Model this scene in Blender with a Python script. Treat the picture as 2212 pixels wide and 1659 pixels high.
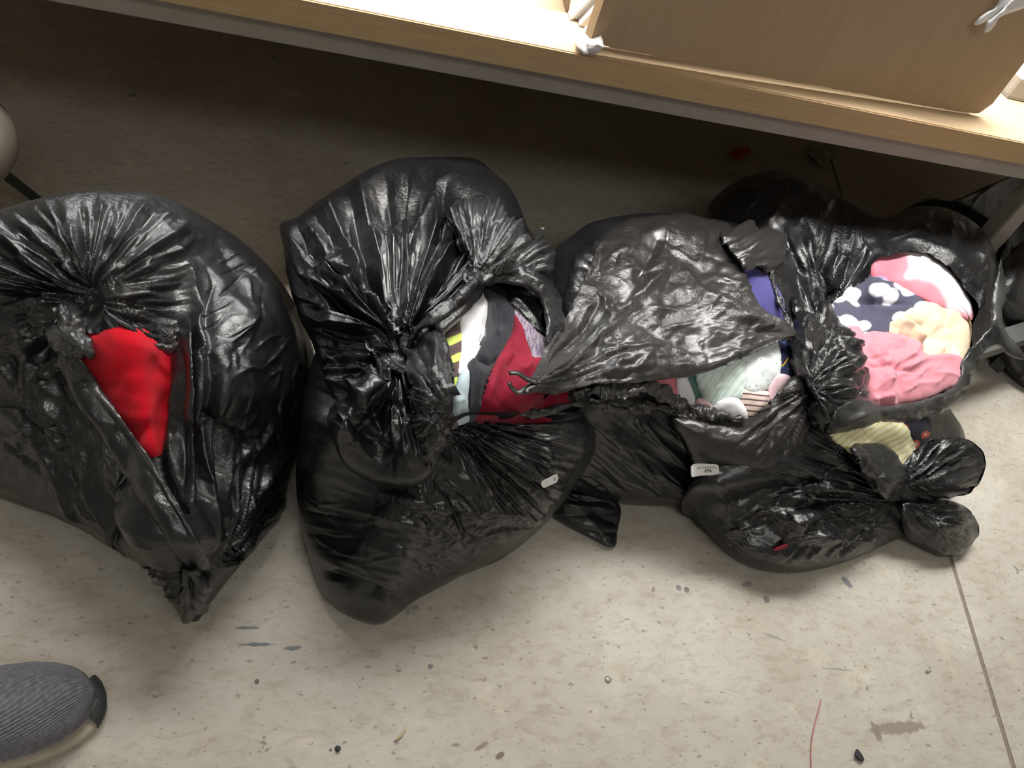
import bpy, bmesh, math, random
import numpy as np
from mathutils import Matrix, Vector

# ------------------------------------------------------------------ camera, world, light, exposure
for o in list(bpy.data.objects):
    bpy.data.objects.remove(o)
scene = bpy.context.scene
col = scene.collection
W, H, F = 2212.0, 1659.0, 1665.0
CAM_H = 1.2
# rows: the camera's right, up and back axes in world space (x along the bench, y under it, z up)
CR = np.array([0.962045, -0.116829, 0.246619])
CU = np.array([-0.074573, 0.756774, 0.649409])
CB = np.array([-0.262505, -0.643151, 0.719338])
CC = np.array([0.0, 0.0, CAM_H])
cam_data = bpy.data.cameras.new('camera')
cam_data.sensor_fit = 'HORIZONTAL'
cam_data.sensor_width = 36.0
cam_data.lens = F / W * 36.0
cam_data.clip_start = 0.02
cam = bpy.data.objects.new('camera', cam_data)
m = Matrix(((CR[0], CU[0], CB[0], CC[0]), (CR[1], CU[1], CB[1], CC[1]), (CR[2], CU[2], CB[2], CC[2]), (0, 0, 0, 1)))
cam.matrix_world = m
col.objects.link(cam)
scene.camera = cam

world = bpy.data.worlds.new('world')
scene.world = world
world.use_nodes = True
world.node_tree.nodes['Background'].inputs[0].default_value = (0.86, 0.92, 1.0, 1)
world.node_tree.nodes['Background'].inputs[1].default_value = 0.24

def area_light(name, loc, sx, sy, power, color, rot=(0, 0, 0)):
    d = bpy.data.lights.new(name, 'AREA')
    d.shape = 'RECTANGLE'; d.size = sx; d.size_y = sy; d.energy = power; d.color = color
    o = bpy.data.objects.new(name, d); o.location = loc; o.rotation_euler = rot
    col.objects.link(o)
    return o
# ceiling lamps of the store room, and two added unseen lights
al = area_light('ceiling_lamp_over_aisle', (0.75, 1.72, 2.60), 2.8, 0.40, 30, (1.0, 0.98, 0.945))
al.data.spread = math.radians(78)
area_light('added_light_over_bench', (1.7, 2.4, 2.8), 2.4, 0.40, 24, (1.0, 0.98, 0.94))  # unseen light, added so more film facets catch a highlight
area_light('ceiling_lamp_far_row', (-0.2, 4.5, 2.55), 4.4, 0.60, 85, (0.93, 0.97, 1.0), (math.radians(-35), 0, 0))
area_light('fill_light_behind', (0.6, -1.2, 2.85), 2.0, 0.8, 17, (1.0, 0.97, 0.93))  # unseen soft fill, added to lift the shade on the bag fronts

vs = scene.view_settings
vs.view_transform = 'Standard'
vs.look = 'None'
vs.exposure = 0.52
vs.gamma = 1.0
vs.use_curve_mapping = False

# ------------------------------------------------------------------ geometry helpers
def ray(x, y):
    x = np.asarray(x, float)[..., None]; y = np.asarray(y, float)[..., None]
    return -CB + CR * (x - W / 2) / F - CU * (y - H / 2) / F
def at(x, y, z):                                  # the point at height z seen at x, y
    d = ray(x, y); return CC + d * ((np.asarray(z, float) - CAM_H) / d[..., 2])[..., None]
def aty(x, y, Y):                                 # the point on the vertical plane y = Y
    d = ray(x, y); return CC + d * (Y / d[..., 1])[..., None]
def dep(x, y, k):                                 # the point at depth k
    return CC + ray(x, y) * np.asarray(k, float)[..., None]
def proj(P):
    d = np.asarray(P, float) - CC; k = -(d @ CB)
    return W / 2 + F * (d @ CR) / k, H / 2 - F * (d @ CU) / k, k

def tag(o, label=None, cat=None, group=None, kind=None):
    if label: o['label'] = label
    if cat: o['category'] = cat
    if group: o['group'] = group
    if kind: o['kind'] = kind
    return o
def empty(name, loc, label=None, cat=None, group=None):
    o = bpy.data.objects.new(name, None); o.location = loc; o.empty_display_size = 0.05
    col.objects.link(o)
    return tag(o, label, cat, group)
def link(name, verts, faces, mat, parent=None, smooth=True, uv=None, attrs=None, extra=None):
    me = bpy.data.meshes.new(name)
    verts = np.asarray(verts, float)
    if isinstance(faces, np.ndarray):
        me.vertices.add(len(verts)); me.vertices.foreach_set('co', verts.ravel())
        n = faces.shape[1]; nf = len(faces)
        me.loops.add(nf * n); me.loops.foreach_set('vertex_index', faces.astype(np.int32).ravel())
        me.polygons.add(nf); me.polygons.foreach_set('loop_start', np.arange(0, nf * n, n, dtype=np.int32))
        me.update(calc_edges=True)
    else:
        me.from_pydata([tuple(v) for v in verts], [], faces)
    if smooth:
        me.polygons.foreach_set('use_smooth', np.ones(len(me.polygons), dtype=bool))
    if uv is not None:
        layer = me.uv_layers.new(name='UVMap')
        li = np.zeros(len(me.loops), dtype=np.int32); me.loops.foreach_get('vertex_index', li)
        layer.data.foreach_set('uv', np.asarray(uv, np.float32)[li].ravel())
    for k, v in (attrs or {}).items():
        a = me.attributes.new(k, 'FLOAT', 'POINT'); a.data.foreach_set('value', np.asarray(v, np.float32))
    if mat: me.materials.append(mat)
    me.validate()
    o = bpy.data.objects.new(name, me); col.objects.link(o)
    if parent is not None:
        o.parent = parent
        o.matrix_parent_inverse = Matrix.Translation(-Vector(parent.location))
    return o
def box_data(x0, x1, y0, y1, z0, z1, bev=0.0):
    bm = bmesh.new()
    bmesh.ops.create_cube(bm, size=1.0)
    for v in bm.verts:
        v.co = Vector(((x0 + x1) / 2 + v.co.x * (x1 - x0), (y0 + y1) / 2 + v.co.y * (y1 - y0), (z0 + z1) / 2 + v.co.z * (z1 - z0)))
    if bev: bmesh.ops.bevel(bm, geom=bm.edges[:], offset=bev, segments=2, affect='EDGES')
    return bm
def link_bm(name, bm, mat, parent=None, smooth=False):
    me = bpy.data.meshes.new(name); bm.to_mesh(me); bm.free()
    if smooth: me.polygons.foreach_set('use_smooth', np.ones(len(me.polygons), dtype=bool))
    if mat: me.materials.append(mat)
    o = bpy.data.objects.new(name, me); col.objects.link(o)
    if parent is not None:
        o.parent = parent; o.matrix_parent_inverse = Matrix.Translation(-Vector(parent.location))
    return o
def box(name, dims, mat, parent=None, bev=0.0):
    return link_bm(name, box_data(*dims, bev=bev), mat, parent)
def tube(name, pts, radii, mat, parent=None, n=10, squash=1.0):
    pts = np.asarray(pts, float); radii = np.broadcast_to(np.asarray(radii, float), (len(pts),))
    T = np.gradient(pts, axis=0); T /= np.linalg.norm(T, axis=1)[:, None]
    ref = np.array([0.1, 0.2, 1.0]); A = np.cross(T, ref); A /= np.linalg.norm(A, axis=1)[:, None]; Bv = np.cross(A, T)
    a = np.linspace(0, 2 * np.pi, n, endpoint=False)
    V = pts[:, None] + radii[:, None, None] * (np.cos(a)[None, :, None] * A[:, None] + squash * np.sin(a)[None, :, None] * Bv[:, None])
    m_ = len(pts); V = V.reshape(-1, 3); Fs = []
    for i in range(m_ - 1):
        for j in range(n):
            Fs.append((i * n + j, i * n + (j + 1) % n, (i + 1) * n + (j + 1) % n, (i + 1) * n + j))
    Fs.append(tuple(range(n))[::-1]); Fs.append(tuple((m_ - 1) * n + j for j in range(n)))
    return link(name, V, Fs, mat, parent)

def spline(P, n, closed=True):                    # Catmull-Rom, evenly resampled
    P = np.asarray(P, float)
    if closed: Q = np.vstack([P[-1:], P, P[:2]])
    else: Q = np.vstack([2 * P[0] - P[1], P, 2 * P[-1] - P[-2]])
    t = np.linspace(0, 1, 14, endpoint=False)[:, None]
    out = []
    for i in range(1, len(Q) - 2):
        a, b, c, d = Q[i - 1], Q[i], Q[i + 1], Q[i + 2]
        out.append(0.5 * (2 * b + (c - a) * t + (2 * a - 5 * b + 4 * c - d) * t ** 2 + (3 * b - a - 3 * c + d) * t ** 3))
    out = np.vstack(out + [Q[-2][None]])
    L = np.r_[0, np.cumsum(np.linalg.norm(np.diff(out[:, :2], axis=0), axis=1))]
    s = np.linspace(0, L[-1], n + (1 if closed else 0))[:n]
    return np.stack([np.interp(s, L, out[:, k]) for k in range(out.shape[1])], 1)

def hsh(i, j, seed):                              # hash to [0, 1)
    n = (i.astype(np.int64) * 374761393 + j.astype(np.int64) * 668265263 + seed * 1442695041) & 0x7fffffff
    n = ((n ^ (n >> 13)) * 1274126177) & 0x7fffffff
    n = ((n ^ (n >> 15)) * 1911520717) & 0x7fffffff
    return ((n ^ (n >> 16)) & 0xffffff) / float(0x1000000)
def noise2(u, v, seed=0):
    i = np.floor(u); j = np.floor(v); f = u - i; g = v - j
    f = f * f * (3 - 2 * f); g = g * g * (3 - 2 * g)
    a, b, c, d = hsh(i, j, seed), hsh(i + 1, j, seed), hsh(i, j + 1, seed), hsh(i + 1, j + 1, seed)
    return (a * (1 - f) + b * f) * (1 - g) + (c * (1 - f) + d * f) * g - 0.5
def facet(u, v, seed=0, k=0.85, g=1.0):           # envelope of tilted pillows: flat facets between sharp creases
    i0 = np.floor(u); j0 = np.floor(v); best = np.full(u.shape, -9.0)
    for di in (-2, -1, 0, 1, 2):
        for dj in (-2, -1, 0, 1, 2):
            if abs(di) + abs(dj) > 3: continue
            i, j = i0 + di, j0 + dj
            du = u - i - hsh(i, j, seed); dv = v - j - hsh(i, j, seed + 11)
            gx = (hsh(i, j, seed + 23) - .5) * 2 * g; gy = (hsh(i, j, seed + 37) - .5) * 2 * g
            best = np.maximum(best, gx * du + gy * dv - k * (du * du + dv * dv) + (hsh(i, j, seed + 51) - .5) * .3)
    return best
def seg_dist(x, y, pts):                          # distance to a polyline, signed side, position 0..1 along it
    pts = np.asarray(pts, float)[:, :2]
    bd = np.full(x.shape, 1e9); bs = np.zeros(x.shape); bt = np.zeros(x.shape)
    L = np.r_[0, np.cumsum(np.linalg.norm(np.diff(pts, axis=0), axis=1))]
    for i in range(len(pts) - 1):
        a, b = pts[i], pts[i + 1]; e = b - a; l2 = max(e @ e, 1e-9)
        t = np.clip(((x - a[0]) * e[0] + (y - a[1]) * e[1]) / l2, 0, 1)
        dx = x - a[0] - t * e[0]; dy = y - a[1] - t * e[1]; d = np.hypot(dx, dy)
        m_ = d < bd
        bd = np.where(m_, d, bd); bs = np.where(m_, np.sign(e[0] * dy - e[1] * dx), bs); bt = np.where(m_, (L[i] + t * (L[i + 1] - L[i])) / L[-1], bt)
    return bd, bs, bt
def inside(x, y, poly):
    poly = np.asarray(poly, float)[:, :2]; r = np.zeros(x.shape, bool); n = len(poly)
    for i in range(n):
        a, b = poly[i], poly[(i + 1) % n]
        c = (a[1] > y) != (b[1] > y)
        with np.errstate(divide='ignore', invalid='ignore'):
            xi = (b[0] - a[0]) * (y - a[1]) / (b[1] - a[1]) + a[0]
        r ^= c & (x < xi)
    return r
def sstep(a, b, x):
    t = np.clip((x - a) / (b - a), 0, 1); return t * t * (3 - 2 * t)

# relief of a film or a cloth, in metres, over the coordinates of its flat pattern
def crumple(scale, amp, seed=0, ang=0, ratio=1.0, at_=None, inv=False):
    def f(x, y):
        wx = noise2(x / (3 * scale), y / (3 * scale), seed + 3) * scale; wy = noise2(x / (3 * scale), y / (3 * scale), seed + 5) * scale
        c, s = math.cos(math.radians(ang)), math.sin(math.radians(ang)); X = x + wx; Y = y + wy
        u = (X * c + Y * s) / (scale * ratio); v = (-X * s + Y * c) / scale
        r = facet(u, v, seed, .55, 1.1) - facet(u * 0.83 + 7.7, v * 0.83 + 3.1, seed + 101, .55, 1.1)
        r = r * amp * (1.45 if scale < 100 else 1.0)
        if at_ is not None:
            mk = np.zeros(x.shape)
            for (cx, cy, rx, ry) in (at_ if isinstance(at_, list) else [at_]):
                mk = np.maximum(mk, 1 - sstep(0.55, 1.0, np.hypot((x - cx) / rx, (y - cy) / ry)))
            r = r * ((1 - mk) if inv else mk)
        return r
    return f
def fan(cx, cy, n, amp, r0, r1, a0=-180, a1=180, seed=0, soft=12, twist=0.0):
    def f(x, y):
        dx, dy = x - cx, y - cy; r = np.hypot(dx, dy); th = np.degrees(np.arctan2(dy, dx)) + twist * r
        mid = (a0 + a1) / 2; d = (th - mid + 180) % 360 - 180; hw = (a1 - a0) / 2
        mk = np.ones(x.shape) if hw >= 180 else 1 - sstep(hw - soft, hw + soft, np.abs(d))
        u = d * n / 360.0
        p = facet(u, r / (r1 * .45) + u * .15, seed, k=1.0, g=.9) - .6 * facet(u * 1.9 + 3, r / (r1 * .3), seed + 71, k=1.0, g=.8)
        env = np.minimum(r / r0, 1) * (1 - sstep(r1 * .5, r1, r)) * (.35 + 1.5 * np.clip(noise2(u * .55 + 9, r / (r1 * .6) + 3, seed + 5) + .5, 0, 1))
        return amp * p * env * mk
    return f
def stroke(pts, w, amp, sharp=False, taper=.18):
    def f(x, y):
        d, s, t = seg_dist(x, y, pts)
        pr = np.exp(-d / w) if sharp else np.exp(-(d / w) ** 1.15)
        return amp * pr * np.minimum(1, np.minimum(t, 1 - t) / taper + .05)
    return f
def creases(n, x0, y0, x1, y1, L, w, amp, seed=0, ang=None, spread=180):
    rg = random.Random(seed); segs = []
    for i in range(n):
        a = math.radians((ang or 0) + rg.uniform(-spread / 2, spread / 2)); l = L * rg.uniform(.4, 1); cx, cy = rg.uniform(x0, x1), rg.uniform(y0, y1)
        b = a + rg.uniform(-.5, .5)
        segs.append(([(cx - l * math.cos(a), cy - l * math.sin(a)), (cx, cy), (cx + l * .8 * math.cos(b), cy + l * .8 * math.sin(b))], amp * rg.choice((1, 1, -1)) * rg.uniform(.5, 1)))
    def f(x, y):
        r = np.zeros(x.shape)
        for sg, am in segs:
            p_ = np.array(sg); m_ = (x > p_[:, 0].min() - 5 * w) & (x < p_[:, 0].max() + 5 * w) & (y > p_[:, 1].min() - 5 * w) & (y < p_[:, 1].max() + 5 * w)
            if m_.any():
                d, s, t = seg_dist(x[m_], y[m_], sg); r[m_] += am * np.exp(-d / w) * np.minimum(1, np.minimum(t, 1 - t) * 3)
        return r
    return f
def ledge(pts, w, amp, reach, taper=.12):         # film lying over film: a step on the right-hand side (y down) of the line
    def f(x, y):
        d, s, t = seg_dist(x, y, pts); sd = d * s
        return amp * sstep(-w, w, sd) * np.exp(-np.maximum(sd, 0) / reach) * np.minimum(1, np.minimum(t, 1 - t) / taper + .02)
    return f
def bump(cx, cy, rx, ry, amp, ang=0):
    def f(x, y):
        c, s = math.cos(math.radians(ang)), math.sin(math.radians(ang)); dx, dy = x - cx, y - cy
        return amp * np.exp(-((dx * c + dy * s) / rx) ** 2 - ((-dx * s + dy * c) / ry) ** 2)
    return f
def relief(fs, x, y):
    r = np.zeros(x.shape)
    for f in fs: r = r + f(x, y)
    return r

def tall(z): return z * (1 + .42 * sstep(.03, .15, z))
class Lobe:
    """a stuffed piece of bag: closed rim in space, domed to both sides, resting on the floor"""
    def __init__(s, rim, center, H, back=0.25, q=2.3, step=3.7, nback=14, floor=0.004):
        rim = np.asarray(rim, float); zz = rim[:, 2]; rim[:, 2] = np.where(zz < -.5, -1 - zz, tall(zz)); center = (center[0], center[1], float(tall(center[2]))); s.center = center
        per = np.linalg.norm(np.diff(np.vstack([rim, rim[:1]])[:, :2], axis=0), axis=1).sum()
        s.na = int(per / step); R = spline(rim, s.na)
        rad = np.hypot(R[:, 0] - center[0], R[:, 1] - center[1]).mean()
        s.ns = int(rad * 1.25 / step)
        R3 = at(R[:, 0], R[:, 1], np.maximum(R[:, 2], floor)); C3 = at(center[0], center[1], center[2])
        sv = np.sin(np.linspace(0, np.pi / 2, s.ns)) ** 0.9
        Bp = C3 + sv[:, None, None] * (R3 - C3)[None]
        d = CC - Bp; d /= np.linalg.norm(d, axis=2)[..., None]
        h = H * np.maximum(1 - sv ** q, 0) ** 0.5
        s.P = Bp + d * h[:, None, None]
        s.R3, s.C3, s.back, s.nback, s.floor = R3, C3, back, nback, floor
        s.x, s.y, s.k = proj(s.P)
        s.sv = sv
    def raster(s, P):
        x, y, k = proj(P.reshape(-1, 3)); c = 4.0
        s.ox, s.oy = x.min() - 60, y.min() - 60
        nx, ny = int((x.max() + 60 - s.ox) / c) + 2, int((y.max() + 60 - s.oy) / c) + 2
        G = np.full((ny, nx), 99.0); np.minimum.at(G, (np.round((y - s.oy) / c).astype(int), np.round((x - s.ox) / c).astype(int)), k)
        for it in range(40):                      # carry the surface on past its outline
            bad = G > 50
            if not bad.any(): break
            A = np.pad(G, 1, mode='edge'); S = np.zeros_like(G); n = np.zeros_like(G)
            for di in (0, 1, 2):
                for dj in (0, 1, 2):
                    B = A[di:di + ny, dj:dj + nx]; m_ = B < 50; S += np.where(m_, B, 0); n += m_
            G = np.where(bad & (n > 0), S / np.maximum(n, 1), G)
        G[G > 50] = G[G < 50].mean()
        def nb(G, f, r):
            for q in range(r):
                A = np.pad(G, 1, mode='edge'); G = f(f(f(A[:-2, 1:-1], A[2:, 1:-1]), f(A[1:-1, :-2], A[1:-1, 2:])), G) if f is np.minimum else (A[:-2, 1:-1] + A[2:, 1:-1] + A[1:-1, :-2] + A[1:-1, 2:] + 2 * G) / 6
            return G
        s.G = nb(nb(G, np.minimum, 2), None, 10)
    def surf(s, x, y):
        u = np.clip((x - s.ox) / 4.0, 0, s.G.shape[1] - 1.001); v = np.clip((y - s.oy) / 4.0, 0, s.G.shape[0] - 1.001)
        i = u.astype(int); j = v.astype(int); f = u - i; g = v - j; G = s.G
        return (G[j, i] * (1 - f) + G[j, i + 1] * f) * (1 - g) + (G[j + 1, i] * (1 - f) + G[j + 1, i + 1] * f) * g
    def depth(s, x, y, lift=0.0):
        if hasattr(s, 'G'): return float(s.surf(np.array([float(x)]), np.array([float(y)]))[0]) - lift
        i = np.argmin((s.x - x) ** 2 + (s.y - y) ** 2); return s.k.ravel()[i] - lift
    def build(s, name, mat, parent, fs, holes=(), thin=None, uvs=0.01, amp_edge=0.10, taut=None):
        P = s.P
        Pt = np.roll(P, -1, 1) - np.roll(P, 1, 1); Ps = np.gradient(P, axis=0)
        N = np.cross(Pt, Ps); ln = np.linalg.norm(N, axis=2)[..., None]; N = N / np.maximum(ln, 1e-12)
        d = CC - P; d /= np.linalg.norm(d, axis=2)[..., None]
        flip = np.sign((N * d).sum(2)); flip[flip == 0] = 1; N *= flip[..., None]
        N[:3] = d[:3]
        D = relief(fs, s.x, s.y)
        w = amp_edge + (1 - amp_edge) * sstep(1.0, 0.86, s.sv)[:, None]
        Q = P + N * (D * w)[..., None]
        Q[..., 2] = np.maximum(Q[..., 2], s.floor)
        Q[0] = Q[0].mean(0)
        s.raster(Q)
        na, ns = s.na, s.ns
        # the far side, resting on the floor
        bs = np.cos(np.linspace(0, np.pi / 2, s.nback + 1))[1:]
        Bp = s.C3 + bs[:, None, None] * (Q[-1] - s.C3)[None]
        dd = Bp - CC; dd /= np.linalg.norm(dd, axis=2)[..., None]
        low = dd * 0.45 + np.array([0, 0, -0.75])
        Bk = Bp + low * (s.back * np.sqrt(np.maximum(1 - bs ** 2, 0)))[:, None, None]
        Bk[..., 2] = np.maximum(Bk[..., 2], s.floor)
        V = np.vstack([Q.reshape(-1, 3), Bk.reshape(-1, 3)])
        nr = ns + s.nback
        i, j = np.meshgrid(np.arange(nr - 1), np.arange(na), indexing='ij'); j2 = (j + 1) % na
        Fq = np.stack([i * na + j, i * na + j2, (i + 1) * na + j2, (i + 1) * na + j], -1).reshape(-1, 4)
        xq, yq, _ = proj(V)
        keep = np.ones(len(Fq), bool)
        for hp in holes:
            hp = np.asarray(hp, float)
            fx = s.x.ravel(); fy = s.y.ravel(); fr = Fq.max(1) < ns * na
            cx = np.zeros(len(Fq)); cy = np.zeros(len(Fq))
            cx[fr] = fx[Fq[fr]].mean(1); cy[fr] = fy[Fq[fr]].mean(1)
            ins = np.zeros(len(Fq), bool); ins[fr] = inside(cx[fr], cy[fr], hp)
            keep &= ~ins
        if len(holes):
            a_ = np.zeros(len(V), bool); a_[Fq[keep].ravel()] = True; b_ = np.zeros(len(V), bool); b_[Fq[~keep].ravel()] = True
            ed = np.nonzero(a_ & b_)[0]; px, py = s.x.ravel()[ed], s.y.ravel()[ed]; best = np.full(len(ed), 1e9); tx, ty = px.copy(), py.copy()
            for hp in holes:
                c_ = np.vstack([hp, hp[:1]])[:, :2]
                for q in range(len(c_) - 1):
                    a, b = c_[q], c_[q + 1]; e = b - a; t = np.clip(((px - a[0]) * e[0] + (py - a[1]) * e[1]) / max(e @ e, 1e-9), 0, 1)
                    nx_, ny_ = a[0] + t * e[0], a[1] + t * e[1]; d_ = np.hypot(px - nx_, py - ny_); mm = d_ < best
                    best = np.where(mm, d_, best); tx = np.where(mm, nx_, tx); ty = np.where(mm, ny_, ty)
            ok = best < 9; ed = ed[ok]; kk = -((V[ed] - CC) @ CB)
            X1, Y1, _ = proj(V[ed]); V[ed] = dep(X1 + (tx - px)[ok], Y1 + (ty - py)[ok], kk)
        Fq = Fq[keep]
        used = np.zeros(len(V), bool); used[Fq.ravel()] = True
        idx = np.cumsum(used) - 1
        V2 = V[used]; Fq = idx[Fq]
        bx = np.concatenate([s.x.ravel(), xq[ns * na:]])[used]; by = np.concatenate([s.y.ravel(), yq[ns * na:]])[used]
        th = np.zeros(len(V)) if thin is None else np.concatenate([np.clip(relief(thin, s.x, s.y), 0, 1).ravel(), np.zeros(s.nback * na)])
        ta = np.zeros(len(V)) if taut is None else np.concatenate([np.clip(relief(taut, s.x, s.y), 0, 1).ravel(), np.zeros(s.nback * na)])
        s.obj = link(name, V2, Fq, mat, parent, uv=np.stack([bx * uvs, -by * uvs], 1), attrs={'thin': th[used], 'taut': ta[used]})
        return s.obj

def ragged(poly, amp, seed=0, step=4.0, closed=True, smooth=True, fine=12.0):
    poly = np.asarray(poly, float)
    d = np.diff(np.vstack([poly, poly[:1]]) if closed else poly, axis=0)
    n = max(8, int(np.hypot(d[:, 0], d[:, 1]).sum() / step))
    R = spline(poly, n, closed)
    T = np.gradient(R[:, :2], axis=0); T /= np.maximum(np.linalg.norm(T, axis=1), 1e-9)[:, None]
    u = np.arange(n) * step / fine
    o = amp * 1.3 * (noise2(u, u * 0 + .5, seed) + .6 * noise2(u * 2.3, u * 0 + .5, seed + 9))
    R[:, 0] += -T[:, 1] * o; R[:, 1] += T[:, 0] * o
    return R
def tps(ctrl):
    c = np.asarray(ctrl, float); p = c[:, :2] / 300.0
    def U(r2): return r2 * np.log(np.maximum(r2, 1e-9))
    n = len(c); r2 = ((p[:, None] - p[None]) ** 2).sum(2)
    K = np.zeros((n + 3, n + 3)); K[:n, :n] = U(r2) + np.eye(n) * 1e-3; K[:n, n] = 1; K[:n, n + 1:] = p; K[n, :n] = 1; K[n + 1:, :n] = p.T
    w = np.linalg.lstsq(K, np.r_[c[:, 2], 0, 0, 0], rcond=None)[0]
    def f(x, y):
        X = np.stack([x.ravel() / 300.0, y.ravel() / 300.0], 1); out = w[n] + X @ w[n + 1:]
        for i in range(n): out = out + w[i] * U(((X - p[i]) ** 2).sum(1))
        return out.reshape(x.shape)
    return f
class Sheet:
    """a piece of film or cloth: outline, depth over it, optional puff, folds"""
    def __init__(s, poly, ctrl, g=3.5, puff=0.0, puff_r=60.0):
        s.poly = np.asarray(poly, float)[:, :2]
        if isinstance(ctrl, tuple):                # lies on a piece of bag: (piece, lifts)
            lf = tps(ctrl[1]); s.f = lambda x, y: ctrl[0].surf(x, y) - lf(x, y)
        else: s.f = tps(ctrl)
        s.g = g; s.puff = puff; s.pr = puff_r
    def depth(s, x, y, lift=0.0):
        x = np.array([float(x)]); y = np.array([float(y)]); k = s.f(x, y)
        if s.puff:
            d = seg_dist(x, y, np.vstack([s.poly, s.poly[:1]]))[0]
            k = k - s.puff * (np.sqrt(1 - (1 - np.minimum(d / s.pr, 1)) ** 2))
        return float(k[0]) - lift
    def build(s, name, mat, parent=None, fs=(), thin=None, uvs=0.01, edge=1.0, back=0.0):
        g = s.g; x0, y0 = s.poly.min(0) - g; x1, y1 = s.poly.max(0) + g
        X, Y = np.meshgrid(np.arange(x0, x1 + g, g), np.arange(y0, y1 + g, g)); nx = X.shape[1]
        closed = np.vstack([s.poly, s.poly[:1]])
        mid = inside(X[:-1, :-1] + g / 2, Y[:-1, :-1] + g / 2, s.poly)
        i, j = np.nonzero(mid)
        Fq = np.stack([i * nx + j, (i + 1) * nx + j, (i + 1) * nx + j + 1, i * nx + j + 1], 1)
        used = np.zeros(X.size, bool); used[Fq.ravel()] = True
        cnt = np.bincount(Fq.ravel(), minlength=X.size)
        idx = np.cumsum(used) - 1; Fq = idx[Fq]
        x = X.ravel()[used]; y = Y.ravel()[used]; bd = (cnt[used] < 4)
        # settle the border onto the outline
        bx, by = x[bd], y[bd]; best = np.full(bx.shape, 1e9); nxp = bx.copy(); nyp = by.copy()
        for q in range(len(closed) - 1):
            a, b = closed[q], closed[q + 1]; e = b - a; t = np.clip(((bx - a[0]) * e[0] + (by - a[1]) * e[1]) / max(e @ e, 1e-9), 0, 1)
            px, py = a[0] + t * e[0], a[1] + t * e[1]; d = np.hypot(bx - px, by - py); mm = d < best
            best = np.where(mm, d, best); nxp = np.where(mm, px, nxp); nyp = np.where(mm, py, nyp)
        mm = best < 1.6 * g
        x[bd] = np.where(mm, nxp, bx); y[bd] = np.where(mm, nyp, by)
        k = s.f(x, y); d = seg_dist(x, y, closed)[0]
        if s.puff: k = k - s.puff * np.sqrt(1 - (1 - np.minimum(d / s.pr, 1)) ** 2)
        D = relief(fs, x, y) if len(fs) else 0 * x
        def base(a, b):
            q = s.f(a, b)
            if s.puff: q = q - s.puff * np.sqrt(1 - (1 - np.minimum(seg_dist(a, b, closed)[0] / s.pr, 1)) ** 2) * .5
            return dep(a, b, q)
        N = np.cross(base(x + 3, y) - base(x - 3, y), base(x, y + 3) - base(x, y - 3)); N /= np.maximum(np.linalg.norm(N, axis=1), 1e-12)[:, None]
        V0 = dep(x, y, k); N *= np.sign(((CC - V0) * N).sum(1))[:, None]
        V = V0 + N * (D * (edge + (1 - edge) * np.minimum(d / 12.0, 1)))[:, None]; V[:, 2] = np.maximum(V[:, 2], 0.003)
        th = np.clip(relief(thin, x, y), 0, 1) if thin else np.zeros(len(x))
        uv = np.stack([x * uvs, -y * uvs], 1)
        if back:
            # closed underside so that the piece is a body, not a skin
            off = len(V); Vb = dep(x, y, s.f(x, y) + back * np.sqrt(1 - (1 - np.minimum(d / max(s.pr, 1), 1)) ** 2))
            Vb[:, 2] = np.maximum(Vb[:, 2], 0.003)
            V = np.vstack([V, Vb]); Fq = np.vstack([Fq, Fq[:, ::-1] + off])
            uv = np.vstack([uv, uv]); th = np.r_[th, th]
        s.obj = link(name, V, Fq, mat, parent, uv=uv, attrs={'thin': th})
        return s.obj
def ruffle(name, line, depthf, w, mat, parent, seed=0, amp=0.006, thinv=0.8, curl=0.4, n_across=7):
    """torn edge of a bag: a narrow frilled strip of stretched film along a line"""
    line = np.asarray(line, float)
    L = np.hypot(*np.diff(line, axis=0).T).sum(); n = int(L / 3.2)
    R = spline(line, n, False); T = np.gradient(R, axis=0); T /= np.linalg.norm(T, axis=1)[:, None]; Nn = np.stack([-T[:, 1], T[:, 0]], 1)
    u = np.arange(n) * 3.2
    ww = w * (0.65 + 0.9 * (noise2(u / 22.0, u * 0 + .3, seed) + .5 * noise2(u / 7.0, u * 0 + .3, seed + 4)))
    ww = ww * np.minimum(1, np.minimum(np.arange(n), n - 1 - np.arange(n)) / 5.0 + .15)
    v = np.linspace(-1, 1, n_across)
    x = R[:, 0][:, None] + Nn[:, 0][:, None] * v * ww[:, None]; y = R[:, 1][:, None] + Nn[:, 1][:, None] * v * ww[:, None]
    k0 = np.array([depthf(a, b) for a, b in R[::3]]); k = np.interp(np.arange(n), np.arange(n)[::3], k0)[:, None] + 0 * x
    uu = np.broadcast_to(u[:, None], x.shape)
    D = amp * (facet(uu / 9.0, v[None] * 1.3 + 0 * x, seed) * 1.3 + facet(uu / 20.0 + 3, v[None] * .8 + 0 * x, seed + 7)) + 0.005
    k = k - D + curl * 0.012 * np.abs(v)[None] ** 2
    V = dep(x, y, k).reshape(-1, 3); V[:, 2] = np.maximum(V[:, 2], .003)
    i, j = np.meshgrid(np.arange(n - 1), np.arange(n_across - 1), indexing='ij')
    Fq = np.stack([i * n_across + j, (i + 1) * n_across + j, (i + 1) * n_across + j + 1, i * n_across + j + 1], -1).reshape(-1, 4)
    return link(name, V, Fq, mat, parent, uv=np.stack([x.ravel() * .01, -y.ravel() * .01], 1), attrs={'thin': np.full(len(V), thinv)})

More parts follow.
